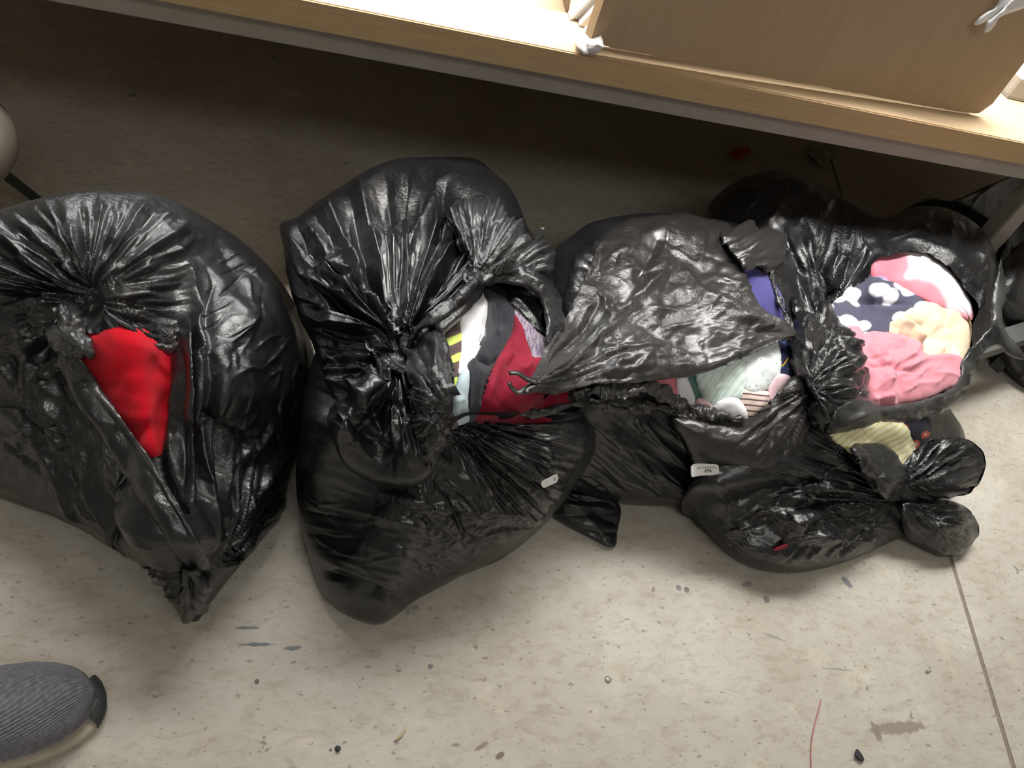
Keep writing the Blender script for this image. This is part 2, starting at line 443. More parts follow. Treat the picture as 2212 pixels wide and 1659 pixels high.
# ------------------------------------------------------------------ materials
def nodes(name):
    mt = bpy.data.materials.new(name); mt.use_nodes = True; nt = mt.node_tree
    return mt, nt, nt.nodes, nt.links, nt.nodes['Principled BSDF']
def ramp(nd, stops):
    r = nd.new('ShaderNodeValToRGB'); e = r.color_ramp.elements
    e[0].position, e[0].color = stops[0][0], (*stops[0][1], 1)
    e[1].position, e[1].color = stops[1][0], (*stops[1][1], 1)
    for p, c in stops[2:]:
        q = e.new(p); q.color = (*c, 1)
    return r
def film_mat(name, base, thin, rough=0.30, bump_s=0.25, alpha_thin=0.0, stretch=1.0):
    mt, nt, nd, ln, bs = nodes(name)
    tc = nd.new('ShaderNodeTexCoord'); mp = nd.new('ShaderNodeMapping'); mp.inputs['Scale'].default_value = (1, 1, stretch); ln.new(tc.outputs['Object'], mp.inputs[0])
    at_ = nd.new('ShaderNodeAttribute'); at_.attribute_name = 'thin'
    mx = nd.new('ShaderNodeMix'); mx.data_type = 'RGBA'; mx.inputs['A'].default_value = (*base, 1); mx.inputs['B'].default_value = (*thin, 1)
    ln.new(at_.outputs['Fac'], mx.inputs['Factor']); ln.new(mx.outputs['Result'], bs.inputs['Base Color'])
    n1 = nd.new('ShaderNodeTexNoise'); n1.inputs['Scale'].default_value = 55; n1.inputs['Detail'].default_value = 5; n1.inputs['Roughness'].default_value = .62; n1.inputs['Distortion'].default_value = .5
    ln.new(mp.outputs[0], n1.inputs['Vector'])
    v1 = nd.new('ShaderNodeTexVoronoi'); v1.feature = 'DISTANCE_TO_EDGE'; v1.inputs['Scale'].default_value = 80; ln.new(n1.outputs['Color'], v1.inputs['Vector'])
    wv = nd.new('ShaderNodeVectorMath'); wv.operation = 'MULTIPLY_ADD'; wv.inputs[1].default_value = (.03, .03, .03); ln.new(n1.outputs['Color'], wv.inputs[0]); ln.new(mp.outputs[0], wv.inputs[2]); ln.new(wv.outputs[0], v1.inputs['Vector'])
    ad = nd.new('ShaderNodeMath'); ad.operation = 'MULTIPLY_ADD'; ad.inputs[1].default_value = 1.0; ln.new(v1.outputs['Distance'], ad.inputs[0]); ln.new(n1.outputs['Fac'], ad.inputs[2])
    bp = nd.new('ShaderNodeBump'); bp.inputs['Strength'].default_value = bump_s; bp.inputs['Distance'].default_value = .004; ln.new(ad.outputs[0], bp.inputs['Height'])
    ta = nd.new('ShaderNodeAttribute'); ta.attribute_name = 'taut'
    tm = nd.new('ShaderNodeMapRange'); tm.inputs['To Min'].default_value = bump_s; tm.inputs['To Max'].default_value = bump_s * .18; ln.new(ta.outputs['Fac'], tm.inputs['Value']); pn = nd.new('ShaderNodeTexNoise'); pn.inputs['Scale'].default_value = 11; pn.inputs['Detail'].default_value = 2; ln.new(tc.outputs['Object'], pn.inputs['Vector'])
    pr = nd.new('ShaderNodeMapRange'); pr.inputs['From Min'].default_value = .38; pr.inputs['From Max'].default_value = .66; pr.inputs['To Min'].default_value = .22; pr.inputs['To Max'].default_value = 1.0; ln.new(pn.outputs['Fac'], pr.inputs['Value'])
    pm = nd.new('ShaderNodeMath'); pm.operation = 'MULTIPLY'; ln.new(tm.outputs[0], pm.inputs[0]); ln.new(pr.outputs[0], pm.inputs[1]); ln.new(pm.outputs[0], bp.inputs['Strength'])
    ln.new(bp.outputs[0], bs.inputs['Normal'])
    n2 = nd.new('ShaderNodeTexNoise'); n2.inputs['Scale'].default_value = 14; n2.inputs['Detail'].default_value = 3; ln.new(tc.outputs['Object'], n2.inputs['Vector'])
    mr = nd.new('ShaderNodeMapRange'); mr.inputs['To Min'].default_value = rough - .08; mr.inputs['To Max'].default_value = rough + .12; ln.new(n2.outputs['Fac'], mr.inputs['Value']); ln.new(mr.outputs[0], bs.inputs['Roughness'])
    bs.inputs['Specular IOR Level'].default_value = 0.6
    bs.inputs['Coat Weight'].default_value = 0.18; bs.inputs['Coat Roughness'].default_value = 0.18
    ln.new(bp.outputs[0], bs.inputs['Coat Normal'])
    return mt
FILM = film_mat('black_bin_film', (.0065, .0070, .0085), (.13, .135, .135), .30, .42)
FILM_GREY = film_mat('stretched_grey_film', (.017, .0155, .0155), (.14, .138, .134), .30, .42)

def cloth_mat(name, color, rough=.85, weave=None, bump_s=.3, sheen=.2, noise_mix=None):
    mt, nt, nd, ln, bs = nodes(name)
    tc = nd.new('ShaderNodeTexCoord')
    bs.inputs['Roughness'].default_value = rough; bs.inputs['Base Color'].default_value = (*color, 1)
    bs.inputs['Sheen Weight'].default_value = sheen; bs.inputs['Specular IOR Level'].default_value = .2
    n = nd.new('ShaderNodeTexNoise'); n.inputs['Scale'].default_value = 6; n.inputs['Detail'].default_value = 6; ln.new(tc.outputs['UV'], n.inputs['Vector'])
    hsrc = n.outputs['Fac']
    if weave:
        w = nd.new('ShaderNodeTexWave'); w.inputs['Scale'].default_value = weave[0]; w.inputs['Distortion'].default_value = weave[1]; w.inputs['Detail'].default_value = 2
        mp = nd.new('ShaderNodeMapping'); mp.inputs['Rotation'].default_value = (0, 0, math.radians(weave[2])); ln.new(tc.outputs['UV'], mp.inputs[0]); ln.new(mp.outputs[0], w.inputs[0])
        a = nd.new('ShaderNodeMath'); a.operation = 'MULTIPLY_ADD'; a.inputs[1].default_value = .6; ln.new(w.outputs['Fac'], a.inputs[0]); ln.new(n.outputs['Fac'], a.inputs[2]); hsrc = a.outputs[0]
    b = nd.new('ShaderNodeBump'); b.inputs['Strength'].default_value = bump_s; b.inputs['Distance'].default_value = .003; ln.new(hsrc, b.inputs['Height']); ln.new(b.outputs[0], bs.inputs['Normal'])
    if noise_mix:
        n3 = nd.new('ShaderNodeTexNoise'); n3.inputs['Scale'].default_value = noise_mix[1]; n3.inputs['Detail'].default_value = 4
        mp3 = nd.new('ShaderNodeMapping'); mp3.inputs['Scale'].default_value = noise_mix[2]; mp3.inputs['Rotation'].default_value = (0, 0, math.radians(noise_mix[3] if len(noise_mix) > 3 else 0)); ln.new(tc.outputs['UV'], mp3.inputs[0]); ln.new(mp3.outputs[0], n3.inputs['Vector'])
        r = ramp(nd, [(.38, color), (.62, noise_mix[0])]); ln.new(n3.outputs['Fac'], r.inputs[0]); ln.new(r.outputs[0], bs.inputs['Base Color'])
    return mt
def simple_mat(name, color, rough=.6, metal=0.0, noise=None, bump_s=0.0, nscale=20, vec='Object', stretch=(1, 1, 1)):
    mt, nt, nd, ln, bs = nodes(name)
    bs.inputs['Roughness'].default_value = rough; bs.inputs['Metallic'].default_value = metal
    tc = nd.new('ShaderNodeTexCoord'); mp = nd.new('ShaderNodeMapping'); mp.inputs['Scale'].default_value = stretch; ln.new(tc.outputs[vec], mp.inputs[0])
    n = nd.new('ShaderNodeTexNoise'); n.inputs['Scale'].default_value = nscale; n.inputs['Detail'].default_value = 6; ln.new(mp.outputs[0], n.inputs['Vector'])
    r = ramp(nd, [(.3, color), (.7, noise or tuple(c * .8 for c in color))]); ln.new(n.outputs['Fac'], r.inputs[0]); ln.new(r.outputs[0], bs.inputs['Base Color'])
    if bump_s:
        b = nd.new('ShaderNodeBump'); b.inputs['Strength'].default_value = bump_s; b.inputs['Distance'].default_value = .002; ln.new(n.outputs['Fac'], b.inputs['Height']); ln.new(b.outputs[0], bs.inputs['Normal'])
    return mt
def print_mat(name, ground, stops, scale, rough=.8, rot=0, wave=None, rnd=1.0, stretch=(1, 1, 1)):
    """printed cloth: ground colour, then rings of colour out from each printed spot; or stripes when wave is given"""
    mt, nt, nd, ln, bs = nodes(name)
    bs.inputs['Roughness'].default_value = rough; bs.inputs['Specular IOR Level'].default_value = .2; bs.inputs['Sheen Weight'].default_value = .15
    tc = nd.new('ShaderNodeTexCoord'); mp = nd.new('ShaderNodeMapping'); mp.inputs['Rotation'].default_value = (0, 0, math.radians(rot)); mp.inputs['Scale'].default_value = stretch; ln.new(tc.outputs['UV'], mp.inputs[0])
    if wave is not None:
        w = nd.new('ShaderNodeTexWave'); w.inputs['Scale'].default_value = scale; w.inputs['Distortion'].default_value = wave; w.inputs['Detail'].default_value = 1; ln.new(mp.outputs[0], w.inputs[0]); src = w.outputs['Fac']
    else:
        w = nd.new('ShaderNodeTexVoronoi'); w.inputs['Scale'].default_value = scale; w.inputs['Randomness'].default_value = rnd; src = w.outputs['Distance']
        nz = nd.new('ShaderNodeTexNoise'); nz.inputs['Scale'].default_value = scale * 1.3; ln.new(mp.outputs[0], nz.inputs['Vector'])
        va = nd.new('ShaderNodeVectorMath'); va.operation = 'MULTIPLY_ADD'; va.inputs[1].default_value = (.25 / scale,) * 3; ln.new(nz.outputs['Color'], va.inputs[0]); ln.new(mp.outputs[0], va.inputs[2]); ln.new(va.outputs[0], w.inputs['Vector'])
    r = ramp(nd, stops + [(1.0, ground)] if stops[-1][0] < 1 else stops); ln.new(src, r.inputs[0]); ln.new(r.outputs[0], bs.inputs['Base Color'])
    n = nd.new('ShaderNodeTexNoise'); n.inputs['Scale'].default_value = 10; n.inputs['Detail'].default_value = 4; ln.new(tc.outputs['UV'], n.inputs['Vector'])
    b = nd.new('ShaderNodeBump'); b.inputs['Strength'].default_value = .15; b.inputs['Distance'].default_value = .002; ln.new(n.outputs['Fac'], b.inputs['Height']); ln.new(b.outputs[0], bs.inputs['Normal'])
    return mt

# concrete floor
def concrete():
    mt, nt, nd, ln, bs = nodes('concrete')
    tc = nd.new('ShaderNodeTexCoord'); P = tc.outputs['Object']
    def nz(scale, detail, rough=.6, st=(1, 1, 1), rot=0, dist=0):
        mp = nd.new('ShaderNodeMapping'); mp.inputs['Scale'].default_value = st; mp.inputs['Rotation'].default_value = (0, 0, math.radians(rot)); ln.new(P, mp.inputs[0])
        n = nd.new('ShaderNodeTexNoise'); n.inputs['Scale'].default_value = scale; n.inputs['Detail'].default_value = detail; n.inputs['Roughness'].default_value = rough; n.inputs['Distortion'].default_value = dist; ln.new(mp.outputs[0], n.inputs['Vector']); return n.outputs['Fac']
    def mul(a, b, fac):
        mx = nd.new('ShaderNodeMix'); mx.data_type = 'RGBA'; mx.blend_type = 'MULTIPLY'; mx.inputs['Factor'].default_value = fac; ln.new(a, mx.inputs['A']); ln.new(b, mx.inputs['B']); return mx.outputs['Result']
    r1 = ramp(nd, [(.30, (.385, .352, .297)), (.72, (.515, .495, .445))]); ln.new(nz(3.2, 6, .65), r1.inputs[0])
    r2 = ramp(nd, [(.33, (.78, .735, .67)), (.52, (1, 1, 1))]); ln.new(nz(26, 7, .7, (1, 2.2, 1), -25, .6), r2.inputs[0])
    c = mul(r1.outputs[0], r2.outputs[0], .8)
    # small dark pits
    r3 = ramp(nd, [(.30, (.30, .28, .25)), (.36, (1, 1, 1))]); ln.new(nz(70, 3, .5, (1, 1.8, 1), -20), r3.inputs[0]); c = mul(c, r3.outputs[0], .55)
    r4 = ramp(nd, [(.285, (.26, .25, .25)), (.30, (1, 1, 1))]); ln.new(nz(24, 3, .55), r4.inputs[0]); c = mul(c, r4.outputs[0], .6)
    # pale trowel blotches
    r5 = ramp(nd, [(.56, (1, 1, 1)), (.74, (1.18, 1.17, 1.14))]); ln.new(nz(11, 4, .6, (1, 1, 1), 30), r5.inputs[0]); c = mul(c, r5.outputs[0], 1)
    # single scuffs and stains where they lie on this floor: x, y, half length, half width, angle, colour
    marks = [(555, 1392, 44, 5, 0, (.20, .22, .25)), (535, 1356, 30, 3.5, 0, (.27, .27, .27)), (632, 1400, 26, 6, 0, (.25, .27, .30)), (555, 1472, 6, 8, 0, (.12, .11, .10)),
             (728, 1617, 7, 8, 0, (.05, .05, .04)), (714, 1620, 4, 4, 0, (.12, .11, .1)), (930, 1440, 7, 7, 0, (.25, .25, .25)), (1466, 1270, 7, 7, 0, (.28, .28, .28)), (1483, 1274, 7, 8, 0, (.24, .24, .24)),
             (1829, 1257, 9, 14, 20, (.25, .25, .28)), (1613, 1262, 14, 6, 20, (.35, .35, .35)), (1656, 1296, 8, 9, 0, (.27, .27, .27)), (1672, 1376, 24, 3, -22, (.38, .37, .35)), (1810, 1446, 40, 3, -4, (.46, .44, .42)),
             (1945, 1572, 70, 14, 4, (.40, .34, .27)), (1893, 1580, 10, 22, 10, (.36, .30, .24)), (1080, 1632, 14, 8, 30, (.22, .17, .13)), (1040, 1612, 20, 6, 30, (.35, .30, .25)), (985, 1610, 12, 6, 0, (.38, .34, .3)), (895, 1312, 14, 8, 0, (.36, .35, .34)), (880, 1317, 6, 14, 10, (.42, .40, .38))]
    nv = nd.new('ShaderNodeTexNoise'); nv.inputs['Scale'].default_value = 90; nv.inputs['Detail'].default_value = 3; ln.new(P, nv.inputs['Vector'])
    for (mx_, my_, a_, b_, an, cl) in marks:
        p = at(mx_, my_, 0.0)
        q = at(mx_ + 20, my_, 0.0) - p; base = math.atan2(q[1], q[0]); sc = np.hypot(q[0], q[1]) / 20.0; ys = np.linalg.norm((at(mx_, my_ + 20, 0.0) - p)[:2]) / 20.0
        v = nd.new('ShaderNodeVectorMath'); v.operation = 'SUBTRACT'; ln.new(P, v.inputs[0]); v.inputs[1].default_value = tuple(p)
        mp = nd.new('ShaderNodeMapping'); mp.vector_type = 'TEXTURE'; mp.inputs['Rotation'].default_value = (0, 0, base + math.radians(an)); mp.inputs['Scale'].default_value = (a_ * sc, b_ * ys, 1); ln.new(v.outputs[0], mp.inputs[0])
        l = nd.new('ShaderNodeVectorMath'); l.operation = 'LENGTH'; ln.new(mp.outputs[0], l.inputs[0])
        ad = nd.new('ShaderNodeMath'); ad.operation = 'MULTIPLY_ADD'; ad.inputs[1].default_value = 1.1; ln.new(nv.outputs['Fac'], ad.inputs[0]); ln.new(l.outputs['Value'], ad.inputs[2])
        mr = nd.new('ShaderNodeMapRange'); mr.inputs['From Min'].default_value = 1.2; mr.inputs['From Max'].default_value = 1.55; mr.inputs['To Min'].default_value = .9; mr.inputs['To Max'].default_value = 0; ln.new(ad.outputs[0], mr.inputs['Value'])
        mx = nd.new('ShaderNodeMix'); mx.data_type = 'RGBA'; ln.new(mr.outputs[0], mx.inputs['Factor']); ln.new(c, mx.inputs['A']); mx.inputs['B'].default_value = (*[t * .62 for t in cl], 1); c = mx.outputs['Result']
    ln.new(c, bs.inputs['Base Color']); bs.inputs['Roughness'].default_value = .72; bs.inputs['Specular IOR Level'].default_value = .3
    b = nd.new('ShaderNodeBump'); b.inputs['Strength'].default_value = .18; b.inputs['Distance'].default_value = .003; ln.new(nz(60, 6, .65), b.inputs['Height']); ln.new(b.outputs[0], bs.inputs['Normal'])
    return mt
CONC = concrete()
STEEL_DARK = simple_mat('dark_grey_steel', (.10, .105, .10), .5, noise=(.085, .09, .085), nscale=15)
JOINT = simple_mat('joint_filler', (.26, .22, .17), .9, noise=(.18, .15, .12), nscale=80, bump_s=.4)
PLASTER = simple_mat('painted_wall', (.60, .58, .54), .8, noise=(.55, .53, .49), nscale=4)
CEIL = simple_mat('ceiling_paint', (.72, .72, .70), .9, noise=(.68, .68, .66), nscale=4)
PLY = simple_mat('plywood_face', (.66, .50, .32), .55, noise=(.58, .42, .25), nscale=9, stretch=(1, 14, 14), bump_s=.05)
STEEL = simple_mat('grey_painted_steel', (.34, .31, .27), .45, noise=(.30, .27, .235), nscale=15)
CARD = simple_mat('corrugated_cardboard', (.42, .31, .195), .85, noise=(.385, .28, .17), nscale=5, stretch=(14, 1, 1), bump_s=.10)
CARD_D = simple_mat('cardboard_cut_edge', (.30, .21, .13), .9, nscale=60)
WHITE_PLASTIC = simple_mat('white_polythene', (.80, .80, .80), .35, noise=(.72, .73, .75), nscale=30, bump_s=.2)
LABEL = simple_mat('white_label_paper', (.86, .86, .88), .5, noise=(.82, .82, .84), nscale=10)
INK = simple_mat('printed_ink', (.03, .03, .04), .7)

# ------------------------------------------------------------------ the setting
fl = empty('floor', (0, 0, 0)); tag(fl, kind='structure')
J1 = at(2055, 1210, 0)[:2]; J2 = at(2190, 1659, 0)[:2]; jd = (J1 - J2) / np.linalg.norm(J1 - J2); jn = np.array([-jd[1], jd[0]])
if jn[0] > 0: jn = -jn
Jm = J1
def slab(name, sgn, gap, far):
    a0 = Jm + jd * 5 + jn * sgn * gap; a1 = Jm - jd * 5 + jn * sgn * gap; b0 = a0 + jn * sgn * far; b1 = a1 + jn * sgn * far
    top = [(*a0, 0), (*a1, 0), (*b1, 0), (*b0, 0)]
    bm = bmesh.new(); vt = [bm.verts.new(p) for p in top]; f = bm.faces.new(vt)
    r = bmesh.ops.extrude_face_region(bm, geom=[f]); ev = [v for v in r['geom'] if isinstance(v, bmesh.types.BMVert)]
    for v in ev: v.co.z -= .08
    bmesh.ops.recalc_face_normals(bm, faces=bm.faces[:])
    ed = [e for e in bm.edges if all(abs(v.co.z) < 1e-5 for v in e.verts)]
    bmesh.ops.bevel(bm, geom=ed, offset=.0025, segments=2, affect='EDGES')
    return link_bm(name, bm, CONC, fl)
slab('concrete_slab', 1, .0022, 6.0)
slab('concrete_slab', -1, .0022, 4.0)
jb = [(*(Jm + jd * 5 + jn * .004), -.0022), (*(Jm - jd * 5 + jn * .004), -.0022), (*(Jm - jd * 5 - jn * .004), -.0022), (*(Jm + jd * 5 - jn * .004), -.0022)]
link('joint_filler', jb, [(0, 1, 2, 3)], JOINT, fl, smooth=False)
tag(box('wall_back', (-4.2, 5.0, 4.9, 5.0, 0, 3.1), PLASTER), kind='structure')
tag(box('wall_left', (-4.3, -4.2, -3.2, 5.0, 0, 3.1), PLASTER), kind='structure')
tag(box('wall_right', (5.0, 5.1, -3.2, 5.0, 0, 3.1), PLASTER), kind='structure')
tag(box('wall_front', (-4.3, 5.1, -3.3, -3.2, 0, 3.1), PLASTER), kind='structure')
tag(box('ceiling', (-4.3, 5.1, -3.3, 5.0, 3.1, 3.15), CEIL), kind='structure')

# ------------------------------------------------------------------ workbench
BY, BZ = 1.368, 0.60
zply = float(aty(1200, 163, BY)[2]); zrail = float(aty(1200, 202, BY + .02)[2])
wb = empty('workbench', (1.0, BY + .5, 0), 'plywood-topped workbench with a grey steel rail running above the black bags', 'workbench')
box('tabletop', (-1.9, 3.4, BY, BY + 1.60, zply, BZ), PLY, wb, .003)
EDGE = simple_mat('plywood_edge', (.50, .36, .195), .6, noise=(.43, .30, .155), nscale=9, stretch=(1, 14, 30), bump_s=.08)
box('edge_band', (-1.9, 3.4, BY - .004, BY, zply + .001, BZ - .0005), EDGE, wb)
box('front_rail', (-1.88, 3.38, BY + .018, BY + .05, zrail, zply), STEEL, wb, .002)
box('back_rail', (-1.88, 3.38, BY + 1.54, BY + 1.57, zrail, zply), STEEL, wb, .002)
box('back_panel', (-1.88, 3.38, BY + 1.575, BY + 1.595, .01, zply), PLY, wb)  # unseen panel, added to block light and keep the floor under the bench dark
lg = aty(2168, 482, BY + .09)
def leg(x, y): return box('leg', (x - .025, x + .025, y - .025, y + .025, 0, zply), STEEL, wb, .003)
leg(lg[0], BY + .09); leg(lg[0], BY + 1.5); leg(-1.7, BY + .09); leg(-1.7, BY + 1.5)
# low steel bar on two feet, in front of the bag at the right edge
BARZ = .16
st_ = at(2100, 752, 0.0)
stand = empty('bar_stand', (2.0, 1.3, 0), 'low grey steel bar crossing in front of the bag at the right edge', 'stand')
b0 = at(1990, 793, BARZ); b1 = at(2225, 716, BARZ)
dv = (b1 - b0) / np.linalg.norm(b1 - b0); nv_ = np.array([-dv[1], dv[0], 0])
b0 = b0 - dv * .02; b1 = b1 + dv * .10
def bar(name, p0, p1, wd, hd, mat, parent):
    d_ = (p1 - p0) / np.linalg.norm(p1 - p0); n_ = np.cross(d_, [0, 0, 1.0]) if abs(d_[2]) < .9 else nv_; n_ = n_ / np.linalg.norm(n_); u_ = np.cross(n_, d_)
    V = [q + n_ * a * wd / 2 + u_ * b * hd / 2 for q in (p0, p1) for (a, b) in ((-1, -1), (1, -1), (1, 1), (-1, 1))]
    return link(name, V, [(3, 2, 1, 0), (4, 5, 6, 7), (0, 1, 5, 4), (1, 2, 6, 5), (2, 3, 7, 6), (3, 0, 4, 7)], mat, parent, smooth=False)
bar('bar', b0, b1, .05, .03, STEEL_DARK, stand)
for q in (b0 + dv * .03, b1 - dv * .06):
    bar('foot', np.array([q[0], q[1], .0]), np.array([q[0], q[1], BARZ - .014]), .03, .03, STEEL_DARK, stand)

# ------------------------------------------------------------------ bags
def bag(loc, label): return empty('bin_bag', loc, label, 'bag', 'torn black bin bags of clothes')
GAR = 'clothes showing through the torn bags'
RED = cloth_mat('red_knit', (.72, .006, .022), .9, weave=(26, 1.5, 8), bump_s=.5, sheen=.05)

# --- left bag with the red knit
HOLE1 = ragged([(186, 720), (196, 736), (192, 762), (167, 772), (183, 805), (216, 850), (255, 900), (289, 952), (314, 983), (336, 981), (346, 955), (364, 930), (368, 880), (374, 820), (379, 783), (376, 752), (327, 741), (239, 724)], 2.0, 1, 4)
B1 = bag((-.25, .85, 0), 'black bin bag at far left torn open over a bright red knit')
L1 = Lobe([(-260, 620, .20), (-120, 500, .27), (20, 445, .30), (100, 420, .32), (220, 411, .32), (345, 424, .30), (430, 464, .26), (520, 520, .22), (600, 602, .19), (652, 690, .16), (682, 775, .14), (690, 860, .12), (678, 925, .09), (640, 985, .06), (622, 1050, .03), (612, 1110, .01), (560, 1172, .006), (505, 1235, .004), (450, 1305, .004), (420, 1337, .004), (392, 1333, .004), (345, 1255, .006), (300, 1206, .01), (235, 1178, .015), (150, 1122, .03), (60, 1085, .05), (-60, 1040, .06), (-220, 960, .06), (-330, 800, .10)], (300, 830, .16), .17, back=.22)
f1 = [creases(70, -40, 640, 380, 1180, 80, 3.5, .008, 21, 50, 60), creases(60, 430, 560, 660, 1150, 70, 3, .006, 22, -55, 80), crumple(230, .030, 1), crumple(75, .0075, 2, at_=(520, 800, 260, 330), inv=True), crumple(34, .0036, 3, ang=40, ratio=1.6), crumple(17, .0016, 5, ang=60, ratio=1.5, at_=(520, 800, 240, 330), inv=True), crumple(55, .010, 7, at_=(520, 820, 130, 180)),
      fan(178, 640, 30, .036, 60, 330, -178, -20, 4), fan(178, 640, 70, .008, 60, 300, -178, -20, 10), fan(178, 640, 30, .022, 50, 320, -185, -120, 6), fan(178, 640, 60, .012, 60, 240, -25, 40, 8), fan(178, 640, 26, .02, 60, 260, 110, 190, 9),
      bump(178, 645, 42, 42, -.035), bump(470, 810, 90, 150, .035, 8), bump(560, 700, 90, 160, .01, 20),
      stroke([(330, 480), (385, 600), (402, 720), (410, 900), (415, 1090)], 16, .020),
      stroke([(395, 650), (398, 760), (392, 900), (398, 1080), (405, 1180)], 18, .022), stroke([(432, 640), (428, 800), (436, 950), (425, 1090)], 13, -.018),
      stroke([(120, 760), (200, 870), (290, 1010), (370, 1130), (440, 1200)], 26, .024), stroke([(60, 830), (160, 960), (260, 1090), (350, 1180)], 18, .020), stroke([(20, 780), (60, 880), (150, 1010)], 16, .016),
      stroke([(0, 900), (120, 1030), (240, 1130)], 17, .016), stroke([(30, 700), (50, 780), (110, 860)], 14, .018), stroke([(140, 700), (80, 760), (50, 840)], 16, -.016),
      stroke([(610, 880), (540, 950), (470, 1000), (440, 1070)], 15, .014), stroke([(660, 930), (560, 1010), (480, 1090), (440, 1190)], 15, .014),
      fan(425, 1215, 90, .020, 60, 330, -75, -5, 12), fan(425, 1215, 50, .012, 60, 200, 100, 190, 14), bump(425, 1215, 30, 30, -.02)]
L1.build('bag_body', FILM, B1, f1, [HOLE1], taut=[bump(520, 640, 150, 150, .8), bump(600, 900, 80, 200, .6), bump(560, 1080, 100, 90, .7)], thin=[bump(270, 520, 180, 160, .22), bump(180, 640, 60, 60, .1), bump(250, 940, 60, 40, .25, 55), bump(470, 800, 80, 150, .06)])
kn = Sheet(ragged([(395, 1245), (425, 1225), (450, 1250), (452, 1300), (430, 1338), (405, 1338), (388, 1310)], 4, 6), (L1, [(420, 1220, .02), (390, 1300, .012), (450, 1300, .012), (420, 1338, .006)]), 2.5, .022, 22)
kn.build('knotted_tail', FILM, B1, [crumple(16, .006, 31), stroke([(420, 1225), (415, 1330)], 8, -.012), stroke([(437, 1240), (438, 1310)], 5, .006)], back=.01)
# folded band of film along the left side of the tear
bd = Sheet(ragged([(160, 770), (180, 775), (225, 850), (270, 915), (330, 1000), (385, 1090), (432, 1170), (450, 1225), (400, 1220), (350, 1150), (280, 1050), (215, 950), (160, 860), (140, 800)], 2, 5),
           (L1, [(165, 780, .012), (240, 890, .02), (330, 1010, .022), (430, 1190, .018), (160, 850, .006), (260, 1030, .006), (380, 1190, .006)]), 3, .006, 16)
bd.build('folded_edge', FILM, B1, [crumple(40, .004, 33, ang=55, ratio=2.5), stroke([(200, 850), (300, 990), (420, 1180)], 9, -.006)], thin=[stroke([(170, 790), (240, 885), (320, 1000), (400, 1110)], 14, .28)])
tf = Sheet(ragged([(125, 660), (150, 645), (178, 660), (185, 720), (198, 740), (192, 765), (160, 775), (130, 760), (105, 735), (110, 700)], 5, 8), (L1, [(120, 670, .01), (178, 665, .005), (190, 765, .02), (110, 740, .02)]), 2.5, .018, 30)
tf.build('torn_flap', FILM, B1, [crumple(18, .007, 35, ang=70, ratio=2), crumple(8, .002, 36)], thin=[bump(150, 720, 50, 50, .5)])
st = Sheet(ragged([(365, 780), (380, 700), (410, 690), (416, 800), (420, 960), (425, 1080), (405, 1110), (372, 1060), (352, 1005), (360, 920), (370, 850)], 2, 9), (L1, [(385, 720, .012), (390, 850, .03), (390, 1000, .026), (410, 1090, .012), (360, 960, .012)]), 3, .006, 14)
st.build('hanging_strip', FILM, B1, [stroke([(388, 720), (388, 900), (398, 1060)], 9, -.010), stroke([(375, 800), (368, 1000)], 6, .004), crumple(30, .003, 41, ang=90, ratio=3)])
ruffle('torn_edge', [(330, 742), (352, 750), (372, 752), (384, 730), (392, 700)], lambda x, y: L1.depth(x, y, .012), 16, FILM, B1, 3, .008, .45)
rk = Sheet([(120, 690), (230, 680), (420, 710), (440, 860), (420, 1010), (330, 1050), (250, 980), (150, 860), (100, 760)], (L1, [(186, 722, -.035), (375, 755, -.05), (280, 850, -.02), (320, 985, -.03), (180, 800, -.04), (120, 780, -.08), (150, 870, -.08), (200, 950, -.08), (360, 900, -.035), (430, 950, -.07), (420, 720, -.07)]), 5, .03, 60)
tag(rk.build('red_jumper', RED, None, [bump(290, 830, 90, 120, .008), bump(360, 900, 16, 70, -.006), crumple(120, .006, 44)], back=.03), 'bright red knitted jumper inside the leftmost torn bag', 'clothing', GAR)
def on(l, pts):                                   # depth controls taken from a piece of bag: (x, y, lift)
    return (l, list(pts))
def onk(l, pts): return [(x, y, l.depth(x, y, q)) for x, y, q in pts]
def zr(l, x, y, lift=0.0):                        # rim point lying on a piece of bag
    p = dep(x, y, l.depth(x, y, lift)); return (x, y, -1 - float(p[2]))
def zd(x, y, z): return (x, y, float((-(at(x, y, z) - CC) @ CB)))
def garment(name, label, mat, poly, ctrl, fs=(), puff=.02, r=30, g=3.5, rag=2, seed=0, back=.03, parent=None):
    s = Sheet(ragged(poly, rag, seed), ctrl, g, puff, r)
    o = s.build(name, mat, parent, list(fs) + [crumple(48, .0028, seed + 301), crumple(20, .0008, seed + 302)], back=back)
    if parent is None: tag(o, label, 'clothing', GAR)
    s.obj = o
    return s

# --- second bag: denim, burgundy and white clothes
HOLE2 = ragged([(1038, 611), (1060, 603), (1110, 605), (1145, 619), (1170, 640), (1180, 672), (1186, 707), (1200, 740), (1225, 800), (1240, 872), (1186, 882), (1161, 890), (1104, 888), (1063, 886), (1008, 888), (978, 893), (972, 860), (975, 795), (965, 754), (962, 721), (985, 686), (1010, 668), (1030, 640)], 2.5, 2, 4)
B2 = bag((.35, .85, 0), 'tall black bin bag torn over denim and burgundy clothes, small white tag on front')
L2 = Lobe([(650, 940, .16), (640, 1030, .11), (652, 1140, .05), (678, 1240, .012), (700, 1290, .006), (745, 1328, .004), (815, 1351, .004), (868, 1322, .004), (895, 1300, .006), (1000, 1242, .02), (1100, 1190, .04), (1180, 1122, .07), (1235, 1058, .10), (1282, 980, .13), (1294, 900, .15), (1270, 800, .18), (1210, 690, .20), (1100, 600, .22), (950, 560, .23), (800, 600, .22), (700, 720, .20), (660, 840, .18)], (960, 930, .14), .17)
